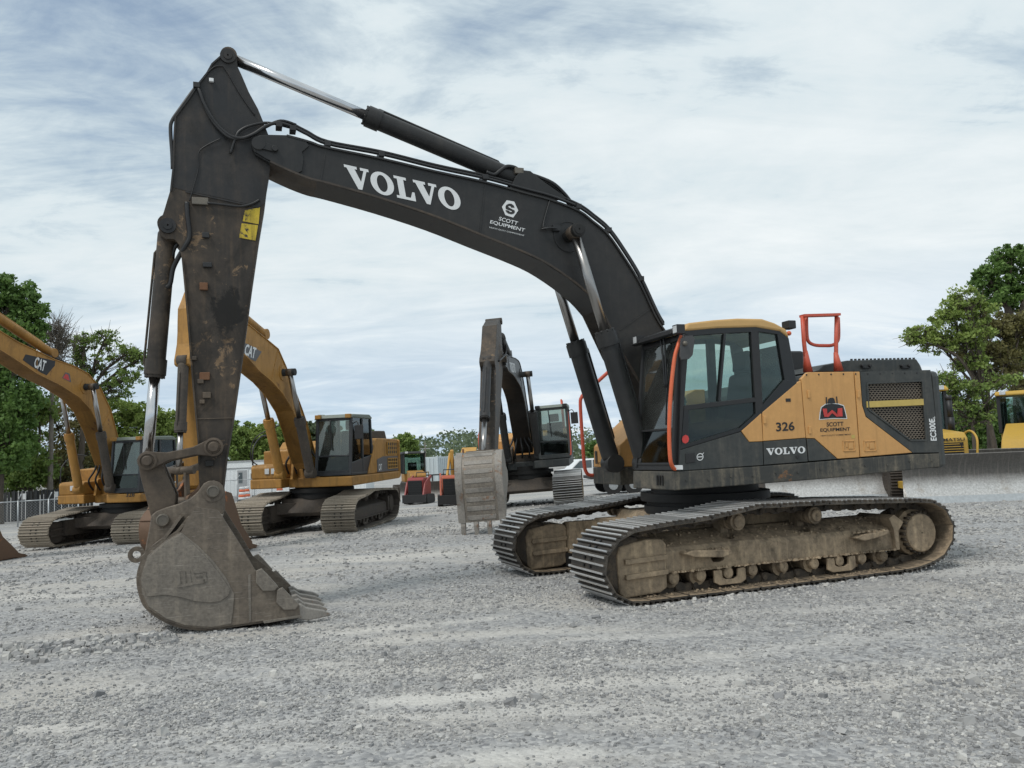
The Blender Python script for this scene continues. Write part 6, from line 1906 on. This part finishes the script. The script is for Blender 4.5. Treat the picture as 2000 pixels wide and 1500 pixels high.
# dark slatted screen fence with two notices
a, b = at(-60, 48), at(180, 50)
r = thing('screen_fence', 'dark slatted screen fence with two white notices below the left trees', 'fence', (a[0], a[1], 0))
n = 34
pan = None
for i in range(n):
    xx, yy = (b[0] - a[0]) * i / n, (b[1] - a[1]) * i / n
    zg = float(gz(a[0] + xx, a[1] + yy))
    MB().box(xx, xx + (b[0] - a[0]) / n - .02, yy - .02 + .012 * (i % 2), yy + .02 + .012 * (i % 2), zg, zg + 1.72 + .02 * (i % 3)).build('slat', M['slat'], r)
for i in range(0, n + 1, 6):
    xx, yy = (b[0] - a[0]) * i / n, (b[1] - a[1]) * i / n
    zg = float(gz(a[0] + xx, a[1] + yy))
    MB().box(xx - .05, xx + .05, yy - .09, yy - .03, zg, zg + 1.8).build('post', M['slat'], r)
for u in (42, 95):
    q = at(u, 48.6)
    xx = q[0] - a[0]; yy = (b[1] - a[1]) * xx / (b[0] - a[0]); zg = float(gz(q[0], q[1]))
    MB().box(xx - .10, xx + .10, yy - .12, yy - .10, zg + 1.25, zg + 1.60).build('notice', M['white'], r)
# traffic drums
def drum(label, u, D, stripes):
    x, y, z = at(u, D)
    r = thing('traffic_drum', label, 'drum', (x, y, z), 0, 'traffic drums by the site office')
    for i in range(5):
        MB().cyl((0, 0, .10 + i * .2), (0, 0, .30 + i * .2), .29 - i * .02, .275 - i * .02, 14).build('band', M['white'] if i % 2 == 0 else M['cone'], r)
    MB().cyl((0, 0, 0), (0, 0, .10), .40, .38, 14).build('base', M['tyre'], r)
    return r
drum('orange and white traffic drum nearest the rusty brown bucket', 468, 64, 0)
drum('orange and white traffic drum standing right of its pair by the office', 477, 65, 0)
drum('orange and white traffic drum seen under the yellow excavator', 541, 62, 0)
# parked white car and a small trailer behind the charcoal excavator
x_, y_, z_ = at(1148, 50)
r = thing('parked_car', 'white car parked behind the red hand rail in the distance', 'car', (x_, y_, z_), R(8))
prof_ = [(-2.2, .35), (-2.25, .75), (-2.1, .95), (-1.5, 1.05), (-.95, 1.58), (.6, 1.62), (1.35, 1.1), (2.1, .98), (2.25, .7), (2.2, .35)]
cb = MB().prism(prof_, -.88, .88).build('body', M['carwhite'], r, .06)
for sg in (1, -1):
    y0, y1 = sorted((sg * .875, sg * .89))
    MB().prism([(-1.35, 1.08), (-.9, 1.50), (-.2, 1.54), (-.2, 1.08)], y0, y1).build('window', M['pane'], cb)
    MB().prism([(-.12, 1.08), (-.12, 1.54), (.55, 1.54), (1.15, 1.10)], y0, y1).build('window', M['pane'], cb)
    for wx in (-1.4, 1.4):
        w_ = MB().cyl((wx, sg * .70, .34), (wx, sg * .92, .34), .34, n=18).build('wheel', M['tyre'], r)
        MB().cyl((wx, sg * .90, .34), (wx, sg * .935, .34), .20, n=14).build('rim', M['galv'], w_)
for sg in (1, -1): MB().box(2.2, 2.26, sg * .62 - .14, sg * .62 + .14, .68, .82).build('headlight', M['lampglass'], cb, .01)
x_, y_, z_ = at(1195, 33)
r = thing('equipment_trailer', 'low flat trailer with dark wheels glimpsed under the charcoal deck', 'trailer', (x_, y_, z_), R(4))
MB().box(-1.2, 2.4, -.9, .9, .62, .74).build('bed', M['slat'], r, .02)
for xx in (-.35, .45):
    for sg in (1, -1):
        w_ = MB().cyl((xx, sg * .92, .36), (xx, sg * 1.15, .36), .36, n=18).build('wheel', M['tyre'], r)
        MB().cyl((xx, sg * 1.14, .36), (xx, sg * 1.165, .36), .18, n=12).build('rim', M['galv'], w_)
MB().box(2.4, 3.6, -.05, .05, .55, .65).build('drawbar', M['slat'], r)
# pole far behind
x_, y_, z_ = at(826, 120)
r = thing('utility_pole', 'thin utility pole on the skyline right of the small round tree', 'pole', (x_, y_, z_))
MB().cyl((0, 0, 0), (0, 0, 5.2), .12, .08, 8).build('mast', M['barkgrey'] if 'barkgrey' in M else M['trim'], r)
MB().box(-.7, .7, -.05, .05, 4.3, 4.4).build('crossarm', M['trim'], r)

# ------------------------------------------------------------------ trees
def leaf_mesh(name, C, Rr, size, per, mats_):
    """leaf quads spread through clumps; C clump centres (n,3), Rr clump radii"""
    n = len(C)
    k = np.repeat(np.arange(n), per)
    N = len(k)
    d = rng.normal(size=(N, 3)); d /= np.linalg.norm(d, axis=1)[:, None]
    pos = C[k] + d * (Rr[k] * rng.random(N) ** .55)[:, None] * np.array([1.15, 1.15, .75])
    u = rng.normal(size=(N, 3)); u /= np.linalg.norm(u, axis=1)[:, None]
    v = np.cross(u, rng.normal(size=(N, 3))); v /= np.linalg.norm(v, axis=1)[:, None] + 1e-9
    s = size * (.45 + 1.0 * rng.random(N))[:, None]
    V = np.stack([pos - u * s * .55, pos + v * s * .34, pos + u * s * .55, pos - v * s * .34], 1).reshape(-1, 3)
    me = bpy.data.meshes.new(name)
    np_mesh(me, V, np.arange(4 * N).reshape(-1, 4), False)
    me.materials.append(mats_)
    return me
def tree(label, name, ubase, D, blobs, leaf, size=.2, per=34, dens=1.0, trunk_r=.22, bark_='bark', group=None, bare=0, fork=None):
    """blobs: (u, v, ru, rv, fullness) in photo pixels at distance D, filled with clumps in depth too"""
    bx, by, bz = at(ubase, D)
    r = thing(name, label, 'tree' if name.endswith('tree') else 'shrub', (bx, by, bz), 0, group)
    C, Rr, mids = [], [], []
    for (u, v, ru, rv, fl) in blobs:
        d = ray(u, v); P_ = CP + d * (D / d[1])
        a, b = ru * D / FOC, rv * D / FOC
        mids.append((P_ - np.array([bx, by, bz]), a, b))
        k = max(10, int(fl * dens * (12 + 23.0 * (a * b) ** .8)))
        q = rng.normal(size=(k, 3)); q /= np.linalg.norm(q, axis=1)[:, None]
        q *= (rng.random(k) ** .38)[:, None]
        c = P_ + q * np.array([a, a * .9, b])
        C.append(c - np.array([bx, by, bz])); Rr.append((.35 + .45 * rng.random(k)) * min(1.15, max(.5, min(a, b) * .5)))
    C, Rr = np.concatenate(C), np.concatenate(Rr)
    if per:
        link_obj('crown', leaf_mesh('crown', C, Rr, size * .82, int(per * 1.7), M[leaf]), r)
    mb = MB()
    lowest = min(m_[0][2] - m_[2] for m_ in mids); mean = np.mean([m_[0] for m_ in mids], 0)
    fz = max(.5, lowest + .15 * (mean[2] - lowest)) if fork is None else fork
    fk = np.array([mean[0] * .25, mean[1] * .25, fz])
    prev = np.zeros(3)
    segs = [np.array([0, 0, -.2]), np.array([mean[0] * .06, 0, fz * .4]), fk]
    for i in range(2): mb.cyl(segs[i], segs[i + 1], trunk_r * (1.15 - .25 * i), trunk_r * (.9 - .2 * i), 9, cap=False)
    for c, a, b in mids:
        e = c + np.array([0, 0, -b * .2])
        md = (fk + e) / 2 + np.array([0, 0, .15 * np.linalg.norm(e - fk)]) + rng.normal(0, .25, 3)
        pts = crom([fk, md, e, c + np.array([0, 0, b * .5])], 4)
        rr = np.linspace(trunk_r * .55, trunk_r * .10, len(pts))
        for i in range(len(pts) - 1): mb.cyl(pts[i], pts[i + 1], rr[i], rr[i + 1], 6, cap=False)
        near = C[np.linalg.norm((C - c) / np.array([a, a, b]), axis=1) < 1.15]
        for t in near[rng.permutation(len(near))[:10 + bare]]:
            s_ = pts[rng.integers(3, len(pts) - 1)]
            m_ = (s_ + t) / 2 + rng.normal(0, .15, 3)
            mb.cyl(s_, m_, trunk_r * .14, trunk_r * .09, 4, cap=False); mb.cyl(m_, t, trunk_r * .09, .008, 4, cap=False)
            if bare:
                for _ in range(3):
                    e2 = t + rng.normal(0, .3 if per else .5, 3) + np.array([0, 0, .05 if per else .4])
                    mb.cyl(m_ + (t - m_) * rng.random(), e2, .022, .006, 3, cap=False)
    mb.build('trunk', M[bark_], r)
    return r
LG = 'trees at the left'
tree('tall dark green tree filling the left edge', 'broadleaf_tree', -10, 46, [(20, 575, 45, 40, 1), (55, 600, 30, 30, .9), (-30, 600, 60, 60, 1), (25, 650, 60, 45, 1), (70, 650, 25, 25, .6), (-20, 720, 70, 60, 1), (25, 790, 55, 60, 1), (5, 870, 60, 60, 1)], 'leafdark', .24, 44, 1.25, .38, group=LG)
tree('leafless grey tree with fine upright twigs beside the dark green tree', 'bare_tree', 95, 50, [(115, 640, 22, 32, 1), (95, 660, 20, 25, 1), (130, 670, 20, 25, 1), (110, 700, 22, 20, 1)], 'leafbrown', .1, 0, 1.6, .16, 'barkgrey', LG, bare=26)
tree('open spreading tree with gaps of sky above the boom of excavator 328', 'broadleaf_tree', 150, 52, [(165, 670, 30, 22, .75), (205, 662, 25, 18, .75), (240, 690, 30, 24, .6), (270, 700, 22, 22, .8), (190, 710, 40, 25, .6), (245, 735, 40, 24, .7), (150, 700, 22, 28, .6), (210, 765, 45, 25, .8)], 'leafmid', .19, 22, 1.0, .22, 'bark', LG, bare=10)
tree('low dense light green tree below the open spreading tree', 'broadleaf_tree', 250, 56, [(240, 805, 40, 28, 1), (285, 815, 40, 30, 1), (215, 850, 45, 40, 1), (275, 870, 55, 45, 1), (325, 830, 30, 30, 1), (335, 880, 30, 40, 1)], 'leaflight', .22, 40, 1.2, .2, 'bark', LG)
tree('bright green tree behind the arched boom of excavator 328', 'broadleaf_tree', 60, 50, [(40, 850, 45, 50, 1), (75, 800, 35, 40, 1), (60, 910, 50, 45, 1), (20, 930, 40, 40, 1)], 'leafmid', .22, 42, 1.2, .2, 'bark', LG)
tree('olive brown brushy tree standing behind the boom of excavator 328', 'brushy_tree', 125, 53, [(110, 820, 35, 45, .8), (150, 840, 35, 50, .8), (125, 890, 45, 50, .9), (170, 900, 35, 45, .9), (105, 940, 40, 30, 1), (160, 945, 40, 25, 1)], 'leafbrown', .17, 34, 1.1, .15, 'bark', LG, bare=6)
MG = 'trees behind the site office'
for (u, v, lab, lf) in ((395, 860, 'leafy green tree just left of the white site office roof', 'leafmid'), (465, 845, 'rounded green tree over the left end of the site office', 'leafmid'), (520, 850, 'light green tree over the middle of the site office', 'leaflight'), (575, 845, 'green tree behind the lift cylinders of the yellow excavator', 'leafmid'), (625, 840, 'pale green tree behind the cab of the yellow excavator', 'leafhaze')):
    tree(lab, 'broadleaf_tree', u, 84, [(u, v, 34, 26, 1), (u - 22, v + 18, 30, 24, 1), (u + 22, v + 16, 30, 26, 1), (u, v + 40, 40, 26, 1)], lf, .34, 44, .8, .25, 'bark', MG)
tree('small round bright green tree right of the yellow excavator', 'broadleaf_tree', 790, 70, [(788, 862, 20, 15, 1), (775, 872, 16, 14, 1), (803, 874, 14, 13, 1), (790, 886, 25, 14, 1)], 'leafmid', .26, 44, 1.3, .15, 'bark')
tree('small dark tree just behind the exhaust of the yellow excavator', 'broadleaf_tree', 722, 74, [(720, 848, 14, 10, 1), (716, 868, 20, 14, 1)], 'leafdark', .26, 40, 1.2, .12, 'bark')
tree('small tree showing past the mirror beside the red hand rail', 'broadleaf_tree', 1158, 62, [(1158, 872, 8, 8, 1), (1152, 882, 12, 9, 1)], 'leafdark', .22, 36, 1.4, .1, 'bark')
RG = 'trees at the right'
tree('tall dark green tree rising highest at the right edge', 'broadleaf_tree', 1985, 44, [(1975, 510, 40, 32, 1), (1935, 545, 35, 32, 1), (2010, 550, 40, 45, 1), (1955, 585, 45, 30, .9), (2030, 630, 45, 50, 1), (1990, 690, 45, 40, .9)], 'leafdark', .22, 42, 1.2, .34, 'bark', RG)
tree('spring green tree reaching left over the excavator counterweight', 'broadleaf_tree', 1935, 39, [(1880, 588, 35, 25, .9), (1850, 615, 36, 26, .9), (1810, 648, 32, 24, .8), (1870, 655, 42, 26, .9), (1830, 672, 34, 20, .7), (1915, 610, 30, 28, .9), (1790, 662, 18, 14, .6), (1905, 660, 34, 26, .9), (1895, 712, 30, 18, .7)], 'leaflight', .17, 34, 1.1, .13, 'bark', RG, bare=5, fork=3.4)
tree('olive brown tree in the middle of the right hand group', 'broadleaf_tree', 1922, 41, [(1925, 640, 42, 32, .9), (1960, 640, 40, 34, .9), (1905, 685, 42, 24, .9), (1950, 690, 45, 28, .9), (1990, 640, 30, 45, .9), (1880, 705, 28, 15, .6), (1945, 735, 40, 24, .8), (1990, 740, 35, 30, .8)], 'leafbrown', .17, 34, 1.2, .13, 'bark', RG, bare=4, fork=3.8)
tree('thin leafy tree low behind the dozer exhaust', 'broadleaf_tree', 1893, 37, [(1870, 752, 30, 18, .7), (1905, 760, 28, 20, .7), (1850, 742, 22, 14, .6), (1890, 790, 24, 22, .6), (1960, 745, 32, 22, .6), (1860, 785, 24, 20, .6), (1930, 790, 30, 20, .6), (1900, 820, 30, 16, .7)], 'leafmid', .16, 26, 1.1, .10, 'bark', RG, bare=5, fork=2.2)
for (u, lab) in ((1868, 'dark green shrub behind the dozer exhaust'), (1905, 'dark green shrub between the two right hand bulldozers'), (1945, 'dark green shrub beside the sloping dozer nose'), (1990, 'dark green shrub behind the cab at the right edge')):
    tree(lab, 'shrub', u, 46, [(u, 835, 26, 24, 1), (u + 10, 860, 28, 20, 1), (u - 8, 875, 26, 16, 1)], 'leafdark', .2, 32, 1.1, .06, 'bark', 'shrubs behind the bulldozers', bare=3, fork=.4)
# far wooded skyline, one mass
C, Rr = [], []
for i in range(1500):
    D = 150 + 110 * rng.random()
    u = -120 + 2240 * rng.random()
    x = (u - 1000) / FOC * D
    hgt = (5.0 + 4.5 * vnoise(np.array([u * .012]), np.array([3.3]), 9)[0] + 2 * rng.random()) * (D / 200)
    for k in range(3):
        C.append((x + rng.normal(0, 1.2), D, float(gz(x, D)) + hgt * (.25 + .75 * rng.random()))); Rr.append(1.2 + 1.0 * rng.random())
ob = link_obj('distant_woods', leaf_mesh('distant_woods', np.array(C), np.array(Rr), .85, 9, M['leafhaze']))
tag(ob, 'low hazy green woods along the far skyline', 'woods', kind='stuff')
